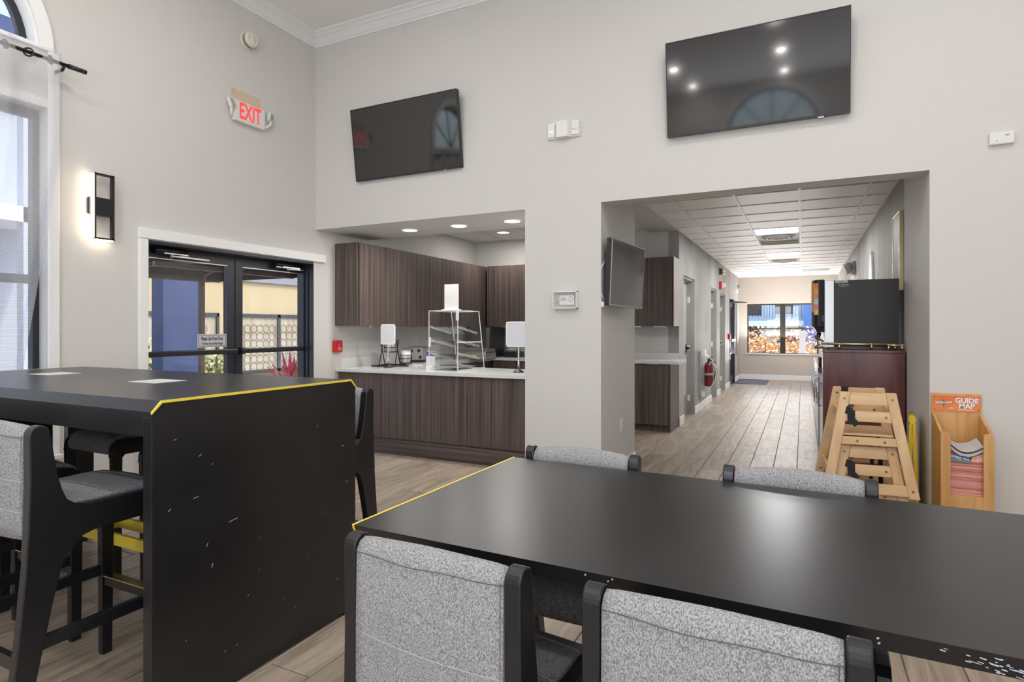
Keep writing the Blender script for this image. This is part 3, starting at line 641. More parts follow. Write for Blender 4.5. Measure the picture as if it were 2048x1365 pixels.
obj('mounting_plate', MB().lathe([(.0, 0), (.078, 0), (.08, .006), (.076, .014), (.0, .014)], 28, Mx), CREAMP, sd)
obj('sensor_band', MB().lathe([(.0, .014), (.066, .014), (.062, .034), (.0, .034)], 28, Mx), mat('vent_slots', (.28, .25, .2), .6), sd)
cv = obj('cover', MB().lathe([(.0, .034), (.07, .034), (.068, .05), (.056, .06), (.046, .056), (.03, .056), (.024, .062), (.0, .062)], 28, Mx), CREAMP, sd)
obj('spoke', MB().box(.077, -.004, -.05, .083, .004, .05).box(.077, -.05, -.004, .083, .05, .004), CREAMP, cv)
fp = thing('fire_alarm_pull', 'red fire alarm pull station on the wall left of the kitchen counter', 'fire alarm', (L, 4.93, 1.104))
obj('alarm_body', MB().box(0, -.058, -.065, .045, .058, .065), RED, fp, bevel=.01)
obj('pull_handle', MB().box(.045, -.035, -.04, .052, .035, -.005), RED, fp, bevel=.003)
obj('key_lock', MB().cyl((.045, .0, .02), (.05, .0, .02), .01, n=12), GRILLE, fp)
text('lettering', 'Fire', .028, PAPER, fp, (.0525, 0, -.014), (0, 1, 0)); text('lettering', 'Alarm', .024, PAPER, fp, (.0525, 0, -.034), (0, 1, 0))
em = thing('emergency_light', 'white twin emergency light on the wall between the two televisions', 'emergency light', (-1.787, W, 2.95))
obj('light_body', MB().box(-.142, -.02, -.067, .142, 0, .067), WHITEP, em, bevel=.003)
obj('center_box', MB().prism([(-.07, -.02), (-.05, -.06), (.045, -.06), (.07, -.02)], 'z', -.067, .067), WHITEP, em, bevel=.002)
for x in (-.105, .105):
    b = obj('lamp', MB().prism([(x-.036, -.02), (x-.03, -.035), (x+.03, -.035), (x+.036, -.02)], 'z', -.055, .055), WHITEP, em, bevel=.003)
    obj('reflector', MB().box(x-.025, -.037, -.004, x+.025, -.034, .0).box(x-.02, -.0365, -.018, x+.02, -.034, -.006), CHROME, b)
th_ = thing('thermostat', 'white thermostat in a clear locking cover on the pier', 'thermostat', (-1.767, W, 1.533))
tbd = obj('thermostat_body', MB().box(-.056, -.026, -.04, .075, 0, .042), WHITEP, th_, bevel=.005)
obj('lcd_screen', MB().box(-.04, -.028, -.004, .002, -.0255, .022), LCD, tbd)
obj('buttons', MB().box(.035, -.029, .02, .05, -.0255, .028).box(.035, -.029, -.016, .05, -.0255, -.008).box(.018, -.029, .002, .03, -.0255, .01).box(.055, -.029, .002, .067, -.0255, .01), GRILLE, tbd)
obj('clear_cover', MB().box(-.104, -.05, -.07, .104, -.002, .07), ACRY, th_, bevel=.004)
obj('cover_frame', MB().box(-.104, -.0515, -.07, -.099, 0, .07).box(.099, -.0515, -.07, .104, 0, .07).box(-.104, -.0515, .065, .104, 0, .07).box(-.104, -.0515, -.07, .104, 0, -.065), ACRE, th_)
obj('lock', MB().cyl((-.085, -.052, -.01), (-.085, -.02, -.01), .011, n=10), CHROME, th_)
sn_ = thing('wall_sensor', 'small white sensor box alone on the wall right of the hall opening', 'sensor', (1.1, W, 2.473))
obj('sensor_body', MB().box(-.062, -.03, -.037, .062, 0, .037), WHITEP, sn_, bevel=.006)
obj('indicator', MB().box(.015, -.032, .012, .035, -.029, .02).box(-.03, -.032, -.02, -.024, -.029, -.014), GRILLE, sn_)
def outlet(label, loc, axis, m=WHITEP):
    o = thing('wall_outlet', label, 'outlet', loc)
    b = obj('cover_plate', MB().box(0, -.036, -.058, .006, .036, .058), m, o, bevel=.002)
    for z in (-.022, .022):
        s = obj('socket', MB().box(.006, -.016, z-.014, .008, .016, z+.014), m, o); obj('slots', MB().box(.008, -.008, z-.006, .0084, -.005, z+.006).box(.008, .005, z-.006, .0084, .008, z+.006), BLKP, s)
    o.rotation_euler = (0, 0, axis); return o
outlet('white wall outlet low on the side of the pier', (CL, 5.218, .432), 0)
outlet('beige wall outlet over the kitchen counter', (L, 6.427, 1.148), 0, CREAMP)
# curtain and rod
rd = thing('curtain_rod', 'black curtain rod over the left window', 'curtain rod', (L+.12, 0, 3.062))
obj('rod', MB().cyl((0, .55, 0), (0, 2.30, 0), .012, n=12), BLK, rd)
obj('finial', MB().cyl((0, 2.26, 0), (0, 2.275, 0), .017, n=14).cyl((0, 2.275, 0), (0, 2.368, 0), .0155, n=14), BLK, rd)
for y in (.62, 2.235): obj('bracket', MB().cyl((-.118, y, -.03), (-.105, y, -.03), .022, n=14).tube([(-.11, y, -.03), (-.02, y, -.03), (0, y, -.008)], .01, 8), BLK, rd)
cu = thing('sheer_curtain', 'white sheer curtain hanging on the black rod by the left window', 'curtain', (L+.12, 0, 0))
def cfn(u, v):
    z = 3.125-2.9*v
    ye = 2.215-.21*max(0, (v-.22)/.78)**1.05*1.55 if v > .22 else 2.215-.02*v
    ye = max(ye, 1.86); y = .62+(ye-.62)*u
    ph = u*2*PI*6.5
    a = .034*(1-.25*v)
    x = a*math.sin(ph)+.012*math.sin(ph*2.3+v*3)*v
    y += .02*math.cos(ph)*v
    return (x, y, z)
obj('voile', MB().grid(cfn, 150, 40), SHEER, cu)
for k in range(13):
    u = (k+.5)/13; z = 3.062; p = cfn(u, (3.125-z)/2.9)
    obj('eyelet', MB().torus((0, 0, 0), .025, .006, 'x' if False else 'y', n=18, m=6), BLK, cu, (0, p[1], z), rot=(0, 0, .9 if k % 2 else -.9))
# dining room recessed lights (seen mirrored in the screens)
def downlight(x, y, z, label, group, power, r=.085):
    t = thing('downlight', label, 'ceiling light', (x, y, z), group=group)
    obj('trim_ring', MB().torus((0, 0, -.002), r+.008, .009, 'z', n=28, m=6), WHITE, t)
    obj('lamp_disc', MB().lathe([(0, -.003), (r, -.003), (r, 0), (0, 0)], 28), LIT, t)
    if power: area('downlight_lamp', (x, y, z-.012), (0, 0, -1), r*1.8, 0, power, (1, .965, .92), True)
    return t
for i, (x, y) in enumerate(((-.3, .9), (-.3, -1.2), (-.3, -3.1), (-1.9, .9), (-1.9, -1.2), (-1.9, -3.1), (-3.4, .9), (-3.4, -1.2), (1.4, .9), (1.4, -1.2), (1.4, 2.9), (-.3, 2.9), (-3.0, 2.6))):
    downlight(x, y, ZC, 'round recessed light in the high dining room ceiling', 'recessed lights of the dining room', 12, .068)
for x, lb in ((-3.667, 'left recessed light under the kitchen soffit'), (-3.074, 'middle recessed light under the kitchen soffit'), (-2.484, 'recessed light under the kitchen soffit nearest the pier')):
    downlight(x, 5.06, ZH, lb, 'recessed lights under the kitchen soffit', 7, .075)
downlight(-3.72, 7.3, KZ, 'recessed light in the kitchen ceiling behind the soffit', None, 10, .08)
# ---------------------------------------------------------------- kitchen cabinets and counters
def wall_cab(label, box, doors_, face, loc=(0, 0, 0)):
    """box x0,y0,x1,y1; doors_ list of (a,b) along the face; face 'x' faces +X, 'y' faces -Y"""
    x0, y0, x1, y1 = box; z0, z1 = 1.325, 2.215
    t = thing('wall_cabinet', label, 'cabinet', (x0, y0, z0), group='dark kitchen wall cabinets')
    d = .02
    if face == 'x': obj('cabinet_body', MB().box(0, 0, .0, x1-x0-d, y1-y0, z1-z0), LAM, t)
    else: obj('cabinet_body', MB().box(0, d, 0, x1-x0, y1-y0, z1-z0), LAM, t)
    for a, b in doors_:
        if face == 'x':
            p = obj('cabinet_door', MB().box(x1-x0-d+.001, a-y0+.0015, .002, x1-x0, b-y0-.0015, z1-z0-.002), LAM, t, bevel=.0015)
            c = (a+b)/2-y0; obj('tab_pull', MB().box(x1-x0-.01, c-.075, -.012, x1-x0+.004, c+.075, .003), BRASS if False else STEEL, p)
        else:
            p = obj('cabinet_door', MB().box(a-x0+.0015, 0, .002, b-x0-.0015, d-.001, z1-z0-.002), LAM, t, bevel=.0015)
            c = (a+b)/2-x0; obj('tab_pull', MB().box(c-.075, -.004, -.012, c+.075, .01, .003), STEEL, p)
    return t
wall_cab('dark wall cabinet nearest the glass doors with its wide end panel showing', (L, 4.915, -4.23, 5.79), [(4.94, 5.412), (5.412, 5.79)], 'x')
wall_cab('dark wall cabinet second from the glass doors along the kitchen side wall', (L, 5.79, -4.23, 6.55), [(5.79, 6.17), (6.17, 6.55)], 'x')
wall_cab('dark wall cabinet in the kitchen corner, behind the clear display case', (L, 6.55, -4.23, KY), [(6.55, 7.1), (7.1, 7.64)], 'x')
wall_cab('dark wall cabinet on the kitchen back wall beside the corner', (-4.19, 7.68, -3.3, KY), [(-4.15, -3.72), (-3.72, -3.3)], 'y')
wall_cab('dark wall cabinet on the kitchen back wall half behind the pier', (-3.3, 7.68, -2.5, KY), [(-3.3, -2.9), (-2.9, -2.5)], 'y')
hcab = wall_cab('dark wall cabinet with pale end panel seen through the passage by the hall', (-2.12, 7.65, -1.478, KY), [(-2.12, -1.8), (-1.8, -1.492)], 'y')
PALEL = mat('pale_laminate_edge', (.36, .31, .27), .5, col2=(.5, .44, .39), scale=(40, 40, 1))
obj('end_panel', MB().box(.6425, .002, .002, .65, .345, .888), PALEL, hcab)
ct = thing('service_counter', 'dark striped service counter under the white top between pier and glass doors', 'counter', (0, 0, 0))
bx = [L+.01, -3.76, -3.2, -2.66, -2.152]
obj('counter_body', MB().box(L+.01, 4.985, 0, -2.152, 5.6, .828), LAM, ct)
for a, b in zip(bx, bx[1:]): obj('front_panel', MB().box(a+.001, 4.965, .155, b-.001, 4.985, .828), LAM, ct, bevel=.0012)
obj('toe_board', MB().box(L+.01, 4.93, 0, -2.152, 4.985, .15), LAMH, ct, bevel=.002)
tp = obj('countertop', MB().box(L+.001, 4.92, .832, -2.151, 5.68, .868), QUARTZ, None, bevel=.002); tag(tp, 'white stone top of the service counter, carrying the display case', 'countertop')
obj('backsplash', MB().box(L+.001, 5.0, .868, L+.02, 5.68, .975), QUARTZ, tp, bevel=.002)
def base_cab(label, x0, y0, x1, y1, z1, cells_, face, end=None):
    t = thing('base_cabinet', label, 'cabinet', (0, 0, 0), group='dark kitchen base cabinets')
    if face == 'y':
        obj('cabinet_body', MB().box(x0, y0+.02, .09, x1, y1, z1), LAM, t); obj('toe_kick', MB().box(x0, y0+.07, 0, x1, y1, .09), LAM, t)
        for a, b in cells_:
            d = obj('cabinet_door', MB().box(a+.0015, y0, .09, b-.0015, y0+.02, z1-.004), LAM, t, bevel=.0012)
            obj('tab_pull', MB().box((a+b)/2-.07, y0-.004, z1-.006, (a+b)/2+.07, y0+.012, z1+.004), STEEL, d)
    else:
        obj('cabinet_body', MB().box(x0, y0, .09, x1-.02, y1, z1), LAM, t); obj('toe_kick', MB().box(x0, y0, 0, x1-.07, y1, .09), LAM, t)
        for a, b in cells_:
            d = obj('cabinet_door', MB().box(x1-.02, a+.0015, .09, x1, b-.0015, z1-.004), LAM, t, bevel=.0012)
            obj('tab_pull', MB().box(x1-.012, (a+b)/2-.07, z1-.006, x1+.004, (a+b)/2+.07, z1+.004), STEEL, d)
    if end: obj('end_panel', MB().box(x1, y0+.002, 0, x1+.008, y1, z1), PALEL if False else LAM, t)
    return t
base_cab('dark base cabinets along the kitchen side wall under the toaster', L+.01, 5.69, -3.97, KY-.01, .845, [(5.69, 6.2), (6.2, 6.8), (6.8, 7.4)], 'x')
base_cab('dark base cabinet on the kitchen back wall behind the display case', -3.96, 7.45, -2.5, KY-.01, .845, [(-3.96, -3.45), (-3.45, -2.97), (-2.97, -2.5)], 'y')
base_cab('dark base cabinet with white top seen through the passage by the hall', -2.3, 7.45, -1.482, KY-.01, .852, [(-2.3, -1.89), (-1.89, -1.49)], 'y', True)
q = obj('countertop', MB().box(L+.001, 5.69, .846, -3.94, KY-.001, .882).box(-3.94, 7.42, .846, -2.5, KY-.001, .882), QUARTZ, None, bevel=.002); tag(q, 'white stone top running around the kitchen corner behind the display case', 'countertop')
obj('backsplash', MB().box(L+.001, 5.69, .882, L+.02, KY-.001, .985), QUARTZ, q); obj('backsplash', MB().box(L+.02, KY-.02, .882, -2.5, KY-.001, .985), QUARTZ, q)
q = obj('countertop', MB().box(-2.3, 7.41, .854, -1.375, KY-.001, .89), QUARTZ, None, bevel=.002); tag(q, 'small white stone top in the passage by the hall, above a dark cabinet', 'countertop')
obj('backsplash', MB().box(-2.3, KY-.02, .89, CL-.005, KY-.001, .972), QUARTZ, q)
# things on the service counter
ZT = .8688
dc = thing('display_case', 'clear acrylic pastry display case with sloping shelves on the white counter', 'display case', (-3.45, 5.09, ZT))
dw, dd, dh, dt_ = .345, .55, .61, .43
side = [(0, 0), (dd, 0), (dt_, dh), (0, dh)]
for x in (0, dw-.004): obj('side_panel', MB().prism(side, 'x', x, x+.004), ACRY, dc)
obj('front_panel', MB().box(.004, 0, 0, dw-.004, .004, dh), ACRY, dc); obj('top_panel', MB().box(0, 0, dh, dw, dt_+.005, dh+.006), ACRY, dc)
obj('base_panel', MB().box(.004, .004, 0, dw-.004, dd-.006, .006), ACRY, dc)
obj('back_door', MB().add([(0, dd, 0), (dw, dd, 0), (dw, dt_, dh), (0, dt_, dh), (0, dd-.004, 0), (dw, dd-.004, 0), (dw, dt_-.004, dh), (0, dt_-.004, dh)], [(0, 1, 2, 3), (7, 6, 5, 4), (0, 4, 5, 1), (3, 2, 6, 7)]), ACRY, dc)
for p0, p1 in (((0, 0, 0), (0, 0, dh)), ((dw, 0, 0), (dw, 0, dh)), ((dw, dd, 0), (dw, dt_, dh)), ((0, dd, 0), (0, dt_, dh)), ((0, 0, dh), (dw, 0, dh)), ((dw, 0, dh), (dw, dt_, dh)), ((0, dt_, dh), (dw, dt_, dh)), ((0, 0, dh), (0, dt_, dh)), ((dw, 0, .006), (dw, dd, .006))):
    obj('edge_strip', MB().bar(p0, p1, .006, .006), ACRE, dc)
for z in (.44, .30, .17, .06):
    sl2 = obj('shelf', MB().prism([(.01, z), (.012, z+.004), (dd-.15 if z > .3 else dd-.1, z-.066), (dd-.15 if z > .3 else dd-.1, z-.07)], 'x', .008, dw-.008), ACRY, dc)
    for x in (.006, dw-.012):
        for o in (0, .014): obj('shelf_rail', MB().bar((x, .01, z+o), (x, dd-.14 if z > .3 else dd-.09, z-.07+o), .006, .004), ACRE, sl2)
obj('door_hinge', MB().box(dw-.02, -.004, dh-.1, dw+.004, .012, dh-.005), ACRE, dc); obj('door_hinge', MB().box(-.004, -.004, .24, .016, .012, .34), ACRE, dc)
obj('crossbar', MB().bar((dw, .01, .29), (dw, dd-.06, .285), .008, .01), ACRE, dc)
obj('tray', MB().box(.05, .08, .03, dw-.03, .42, .04), STEEL, dc)
sh = thing('sign_holder', 'white portrait sign standing on top of the clear display case', 'sign', (-3.285, 5.26, ZT+dh+.006))
obj('sheet', MB().box(-.086, -.002, .012, .086, .002, .275), PAPER, sh); obj('holder_panel', MB().box(-.09, .0025, .01, .09, .005, .28), ACRY, sh)
obj('foot', MB().prism([(-.05, 0), (.05, 0), (.045, .006), (.006, .014), (-.006, .014), (-.045, .006)], 'x', -.1, .1), ACRE, sh)
def stand_sign(label, x, y, w, h, zc, rz):
    t = thing('counter_sign', label, 'sign', (x, y, ZT), rz)
    obj('base', MB().lathe([(0, 0), (.055, 0), (.05, .008), (.018, .03), (.009, .04), (0, .04)], 20), BLKP, t)
    obj('pole', MB().cyl((0, 0, .03), (0, 0, zc-h/2-ZT), .008, n=10), CHROME, t)
    r = .014; pl = []
    for cx_, cz_, a0 in ((w/2-r, h/2-r, 0), (-w/2+r, h/2-r, 90), (-w/2+r, -h/2+r, 180), (w/2-r, -h/2+r, 270)):
        for k in range(5): a = math.radians(a0+22.5*k); pl.append((cx_+r*math.cos(a), zc-ZT+cz_+r*math.sin(a)))
    obj('sign_board', MB().prism(pl, 'y', -.006, .006), mat('sign_blank', (.6, .62, .67), .4) if 'sign_blank' not in MT else MT['sign_blank'], t)
    n = len(pl); obj('frame', MB().tube([(p[0], 0, p[1]) for p in pl]+[(pl[0][0], 0, pl[0][1])], .008, 6), WHITEP, t)
stand_sign('blank white tabletop sign on a chrome pole beside the pier', -2.497, 5.23, .245, .235, 1.24, math.radians(8))
stand_sign('narrow blank white tabletop sign in front of the black wire cup rack', -4.09, 5.24, .15, .21, 1.232, math.radians(20))
wr = thing('cup_rack', 'black wire rack holding white tubs on the white counter near the red alarm', 'rack', (-4.22, 5.5, ZT), math.radians(25))
for x in (-.13, .05):
    obj('wire_leg', MB().tube([(x, -.13, .008), (x, .0, .2), (x, .05, .3)], .006, 6).tube([(x, .15, .008), (x, 0, .2), (x, -.05, .3)], .006, 6), BLK, wr)
    obj('wire_foot', MB().tube([(x, -.2, .008), (x, .2, .008)], .008, 6), BLK, wr)
obj('wire_foot', MB().tube([(-.22, -.12, .008), (.2, -.12, .008)], .008, 6), BLK, wr); obj('wire_foot', MB().tube([(-.13, .16, .008), (.2, .16, .008)], .008, 6), BLK, wr)
for cx_, cy_, cz_ in ((-.04, .02, .16), (.128, .10, .03)):
    ring = MB()
    for z in (0, .05, .09): ring.torus((cx_, cy_, cz_+z), .068, .004, 'z', n=20, m=5)
    for k in range(6): a = k*PI/3; ring.tube([(cx_+.068*math.cos(a), cy_+.068*math.sin(a), cz_), (cx_+.068*math.cos(a), cy_+.068*math.sin(a), cz_+.09)], .003, 5)
    obj('wire_basket', ring, BLK, wr)
def tub(label, x, y, z):
    t = thing('white_tub', label, 'tub', (x, y, z), group='white plastic tubs on the wire rack')
    obj('tub_body', MB().lathe([(0, .003), (.048, 0), (.058, .13), (.054, .13), (.046, .01), (0, .012)], 22), WHITE, t)
    obj('rim', MB().torus((0, 0, .13), .059, .004, 'z', n=22, m=6), WHITE, t)
ca, sa = math.cos(math.radians(25)), math.sin(math.radians(25))
tub('white plastic tub in the upper wire basket', -4.22-.04*ca-.02*sa, 5.5-.04*sa+.02*ca, ZT+.165)
tub('white plastic tub in the lower wire basket nearest the toaster', -4.22+.128*ca-.10*sa, 5.5+.128*sa+.10*ca, ZT+.035)
ft = thing('counter_flyer', 'white leaflet with purple heading in a stand left of the display case', 'leaflet', (-3.66, 5.42, ZT), rot=(0, 0, .1))
obj('sheet', MB().add([(-.055, 0, .004), (.055, 0, .004), (.04, .05, .18), (-.07, .05, .18), (-.055, .002, .004), (.055, .002, .004), (.04, .052, .18), (-.07, .052, .18)], [(0, 1, 2, 3), (7, 6, 5, 4), (0, 3, 7, 4), (1, 5, 6, 2)]), PAPER, ft)
obj('heading', MB().add([(-.062, .034, .125), (.044, .034, .125), (.04, .048, .176), (-.07, .048, .176)], [(0, 1, 2, 3)]), PURPLE, ft)
obj('stand_foot', MB().prism([(-.03, 0), (.05, 0), (.05, .004), (0, .02), (-.03, .004)], 'x', -.03, .03), ACRE, ft)
ts = thing('toaster', 'grey steel toaster with black knobs on the kitchen side counter', 'toaster', (-4.27, 6.0, .8828), math.radians(14))
obj('toaster_body', MB().prism([(-.1, .025), (.1, .025), (.1, .17), (.085, .185), (-.085, .185), (-.1, .17)], 'y', 0, .28), GRILLE, ts, bevel=.004)
obj('top_edge', MB().box(-.105, -.006, .175, .105, .285, .188), STEEL, ts, bevel=.003); obj('side_edge', MB().box(-.106, -.006, .02, -.096, .0, .18), STEEL, ts)
obj('base', MB().box(-.11, -.02, .0, .12, .29, .025), BLKP, ts, bevel=.004)
for x, z in ((-.045, .14), (.05, .145), (-.06, .06), (.07, .065)): obj('knob', MB().cyl((x, -.016, z), (x, 0, z), .017, n=12), BLKP, ts)
obj('slot', MB().box(-.05, .03, .186, -.02, .25, .189).box(.02, .03, .186, .05, .25, .189), BLKP, ts)
mw = thing('countertop_cooler', 'black glass-front appliance with silver trim in the kitchen corner', 'appliance', (-4.36, 7.35, .8828))
obj('cabinet_body', MB().box(0, 0, .015, .43, .4, .445), BLKP, mw, bevel=.005); obj('glass_door', MB().box(.02, -.012, .03, .41, 0, .43), SCRG, mw)
obj('trim_strip', MB().box(.36, -.018, .04, .372, -.01, .42).box(.39, -.018, .03, .4, -.01, .43), STEEL, mw); obj('foot', MB().box(.02, .02, 0, .06, .06, .015), BLKP, mw); obj('foot', MB().box(.37, .02, 0, .41, .06, .015), BLKP, mw)
pn = thing('warming_pan', 'steel lidded serving pan on the counter behind the display case', 'pan', (-4.2, 6.75, .8828))
obj('pan_body', MB().box(0, 0, 0, .5, .3, .1), STEEL, pn, bevel=.01); obj('lid', MB().prism([(0, .1), (.3, .1), (.26, .15), (.04, .15)], 'x', .0, .5), STEEL, pn, bevel=.01)
obj('yellow_tag', MB().box(.3, -.003, .03, .36, 0, .07), YEL, pn); obj('white_tag', MB().box(.1, -.003, .03, .16, 0, .07), PAPER, pn)
ws = thing('waffle_maker', 'black and grey appliance beside the cooler in the kitchen corner', 'appliance', (-3.86, 7.6, .8828))
obj('base', MB().box(-.02, 0, 0, .2, .25, .08), BLKP, ws, bevel=.01); obj('top_lid', MB().lathe([(0, 0), (.1, 0), (.1, .04), (.07, .055), (0, .055)], 20, Matrix.Translation((.09, .125, .08))), GRILLE, ws)
bm_ = thing('black_canister', 'black canister on the back counter partly hidden by the pier', 'canister', (-3.1, 7.62, .8828))
obj('canister_body', MB().lathe([(0, 0), (.1, 0), (.1, .2), (.085, .22), (0, .22)], 22), BLKP, bm_); obj('lid', MB().lathe([(0, .22), (.09, .22), (.09, .25), (.02, .26), (0, .26)], 22), GRILLE, bm_)
# ---------------------------------------------------------------- hall: doors
DG = mat('pale_grey_door', (.55, .55, .54), .4); XD = CL-HT+.03
def hdoor(n, a, b, z, lever):
    d = sroot('door_%d' % n)
    obj('door_frame', MB().box(CL-HT, a, 0, CL-.02, a+.03, z).box(CL-HT, b-.03, 0, CL-.02, b, z).box(CL-HT, a, z-.03, CL-.02, b, z), HALLW, d)
    lf = obj('door_leaf', MB().box(XD-.04, a+.03, .01, XD, b-.03, z-.05), DG, d, bevel=.003)
    kp = obj('kick_plate', MB().box(XD, a+.05, .03, XD+.003, b-.05, .3), GRILLE if n == 2 else STEEL, lf)
    if lever:
        y = b-.1
        obj('lever_handle', MB().cyl((XD, y, 1.0), (XD+.05, y, 1.0), .022, n=12).bar((XD+.05, y+.01, 1.0), (XD+.055, y-.12, 1.0), .02, .025), BLK, lf)
        obj('lock_plate', MB().box(XD, y-.03, .94, XD+.008, y+.03, 1.06), BLK, lf)
    for zz in (.25, 1.0, z-.3): obj('hinge', MB().box(CL-.1, b-.034, zz-.045, CL-.06, b-.03, zz+.045), WHITE, d)
hdoor(2, *doors[0], True); hdoor(3, *doors[1], False); hdoor(4, *doors[2], True)
d5 = sroot('door_5'); a, b, z = doors[3]
obj('door_frame', MB().box(CL-.12, a, 0, CL+.012, a+.05, z).box(CL-.12, b-.06, 0, CL+.02, b, z).box(CL-.12, a, z-.06, CL+.012, b, z), DOORM, d5)
lf = obj('door_leaf', MB().box(CL-.06, a+.05, 0, CL-.02, a+.12, z-.06).box(CL-.06, b-.13, 0, CL-.02, b-.06, z-.06).box(CL-.06, a+.12, 0, CL-.02, b-.13, .2).box(CL-.06, a+.12, z-.16, CL-.02, b-.13, z-.06), DOORM, d5)
obj('door_pane', MB().box(CL-.045, a+.12, .2, CL-.038, b-.13, z-.16), GLASS, lf); obj('push_bar', MB().box(CL-.02, a+.08, 1.0, CL+.05, b-.1, 1.05), STEEL, lf)
obj('door_closer', MB().box(CL+.0, a+.08, z-.07, CL+.07, a+.32, z).bar((CL+.05, a+.2, z-.04), (CL+.3, a+.55, z-.06), .03, .015).bar((CL+.3, a+.55, z-.06), (CL+.03, b-.1, z-.04), .03, .015), BLKP, d5)
w4 = sroot('window_4')
obj('window_frame', MB().box(CL-.1, 15.25, .62, CL-.06, 15.29, 1.93).box(CL-.1, 15.71, .62, CL-.06, 15.75, 1.93).box(CL-.1, 15.25, 1.89, CL-.06, 15.75, 1.93).box(CL-.1, 15.25, .62, CL-.06, 15.75, .66), DOORM, w4)
obj('window_pane', MB().box(CL-.083, 15.29, .66, CL-.077, 15.71, 1.89), GLASS, w4)
fm = obj('door_mat', MB().box(-.345, -.66, 0, .345, .66, .009), MATC, None, (CL+.37, 15.45, .0005)); tag(fm, 'dark grey door mat on the hall tiles by the end door', 'mat')
obj('mat_border', MB().box(-.345, -.66, .009, -.32, .66, .011).box(.32, -.66, .009, .345, .66, .011).box(-.345, -.66, .009, .345, -.635, .011).box(-.345, .635, .009, .345, .66, .011), BLKP, fm)
# extinguisher with clear cover
fe = thing('fire_extinguisher', 'red fire extinguisher under a clear domed cover on the hall wall', 'fire extinguisher', (CL, 9.93, .24))
obj('back_plate', MB().box(0, -.3, 0, .03, .2, .7), GRILLE, fe, bevel=.004)
obj('latch', MB().box(.03, -.24, .62, .09, -.12, .72).box(.03, -.24, -.02, .07, -.12, .06), WHITEP, fe)
cyl_ = obj('cylinder', MB().lathe([(0, .13), (.06, .13), (.068, .145), (.068, .45), (.05, .5), (.022, .52), (0, .52)], 22, Matrix.Translation((.11, 0, 0))), DRED, fe)
obj('valve', MB().cyl((.11, 0, .52), (.11, 0, .57), .018, n=10).bar((.11, 0, .56), (.17, -.03, .6), .022, .014).bar((.11, 0, .55), (.17, -.03, .54), .022, .012), BLK, fe)
obj('hose', MB().tube([(.12, .02, .55), (.2, .05, .52), (.22, .06, .42), (.2, .05, .3), (.19, .04, .22)], .013, 8), BLKP, fe)
obj('label_band', MB().lathe([(.0685, .3), (.0695, .3), (.0695, .34), (.0685, .34)], 22, Matrix.Translation((.11, 0, 0))), GRILLE, cyl_)
cvp = [(.03+.22*math.sin(PI*i/14)**.6, .2, .03+.64*i/14) for i in range(15)]
m = MB(); n = 15
m.grid(lambda u, v: (.03+(.22*math.sin(PI*v)**.6 if 0 < v < 1 else 0)*math.sin(PI*min(max(u, .001), .999))**.5, -.28+.46*u, .03+.64*v), 14, 14)
dm = obj('clear_cover', m, ACRY, fe)
obj('cover_rim', MB().tube([(.03+.2*math.sin(PI*i/14)**.6, -.05, .03+.64*i/14) for i in range(15)], .008, 6), WHITEP, dm)
hb = thing('horn_strobe', 'brass coloured alarm bell high on the hall wall above the red strobe', 'alarm bell', (CL, 12.23, 2.41))
obj('back_box', MB().box(0, -.07, -.06, .04, .07, .06), BRONZE, hb); obj('bell_gong', MB().lathe([(0, .04), (.065, .045), (.06, .09), (.03, .11), (0, .112)], 18, Matrix.Rotation(PI/2, 4, 'Y')), BRASS, hb)
hs = thing('alarm_strobe', 'red alarm strobe with white lens on the hall wall', 'strobe', (CL, 12.23, 2.146))
obj('strobe_body', MB().box(0, -.065, -.08, .05, .065, .07), RED, hs, bevel=.006); obj('lens', MB().prism([(.05, -.05), (.11, -.03), (.11, .03), (.05, .05)], 'y', -.04, .05), WHITEP, hs)
e2 = thing('emergency_light', 'white emergency light high on the hall wall near the end door', 'emergency light', (CL, 15.3, 2.25))
obj('light_body', MB().box(0, -.14, -.09, .05, .14, .09), WHITEP, e2, bevel=.006)
for y in (-.09, .09): obj('lamp_head', MB().cyl((.04, y, .05), (.11, y, .02), .05, .055, n=14), GRILLE, e2)
p2 = thing('fire_alarm_pull', 'small red alarm pull on the hall wall beside the end door', 'fire alarm', (CL, 13.72, 1.115))
obj('alarm_body', MB().box(0, -.05, -.06, .05, .05, .06), RED, p2, bevel=.006); obj('pull_handle', MB().box(.05, -.03, -.03, .055, .03, -.005), WHITEP, p2)
RW = R+.012
e3 = thing('emergency_light', 'grey twin emergency light on the hall wall above the drink machine', 'emergency light', (RW, 10.9, 2.26))
obj('light_body', MB().box(-.06, -.16, -.1, 0, .16, .1), GRILLE, e3, bevel=.01)
for y in (-.1, .1): obj('lamp_head', MB().cyl((-.05, y, .02), (-.15, y, -.02), .075, .085, n=16), GRILLE, e3)
sb = thing('surfboard_mirror', 'white surfboard shaped panel on the hall wall above the drink machine', 'wall panel', (RW, 8.2, 1.62))
pts = [(.0, .6), (.09, .5), (.16, .33), (.2, .1), (.2, -.15), (.15, -.45), (.06, -.6), (-.06, -.6), (-.15, -.45), (-.2, -.15), (-.2, .1), (-.16, .33), (-.09, .5)]
obj('board', MB().prism(pts, 'x', -.03, 0), WHITE, sb, bevel=.008); obj('stripe', MB().box(-.032, -.012, -.55, -.029, .012, .5), PALE, sb)
pf = thing('picture_frame', 'dark picture in a gold frame on the hall wall above the drink machine', 'picture', (RW, 6.05, 1.95))
obj('picture', MB().box(-.025, -.2, -.32, 0, .2, .32), CHARC, pf)
obj('frame', MB().box(-.03, -.212, -.332, 0, -.2, .332).box(-.03, .2, -.332, 0, .212, .332).box(-.03, -.2, .32, 0, .2, .332).box(-.03, -.2, -.332, 0, .2, -.32), BRASS, pf)
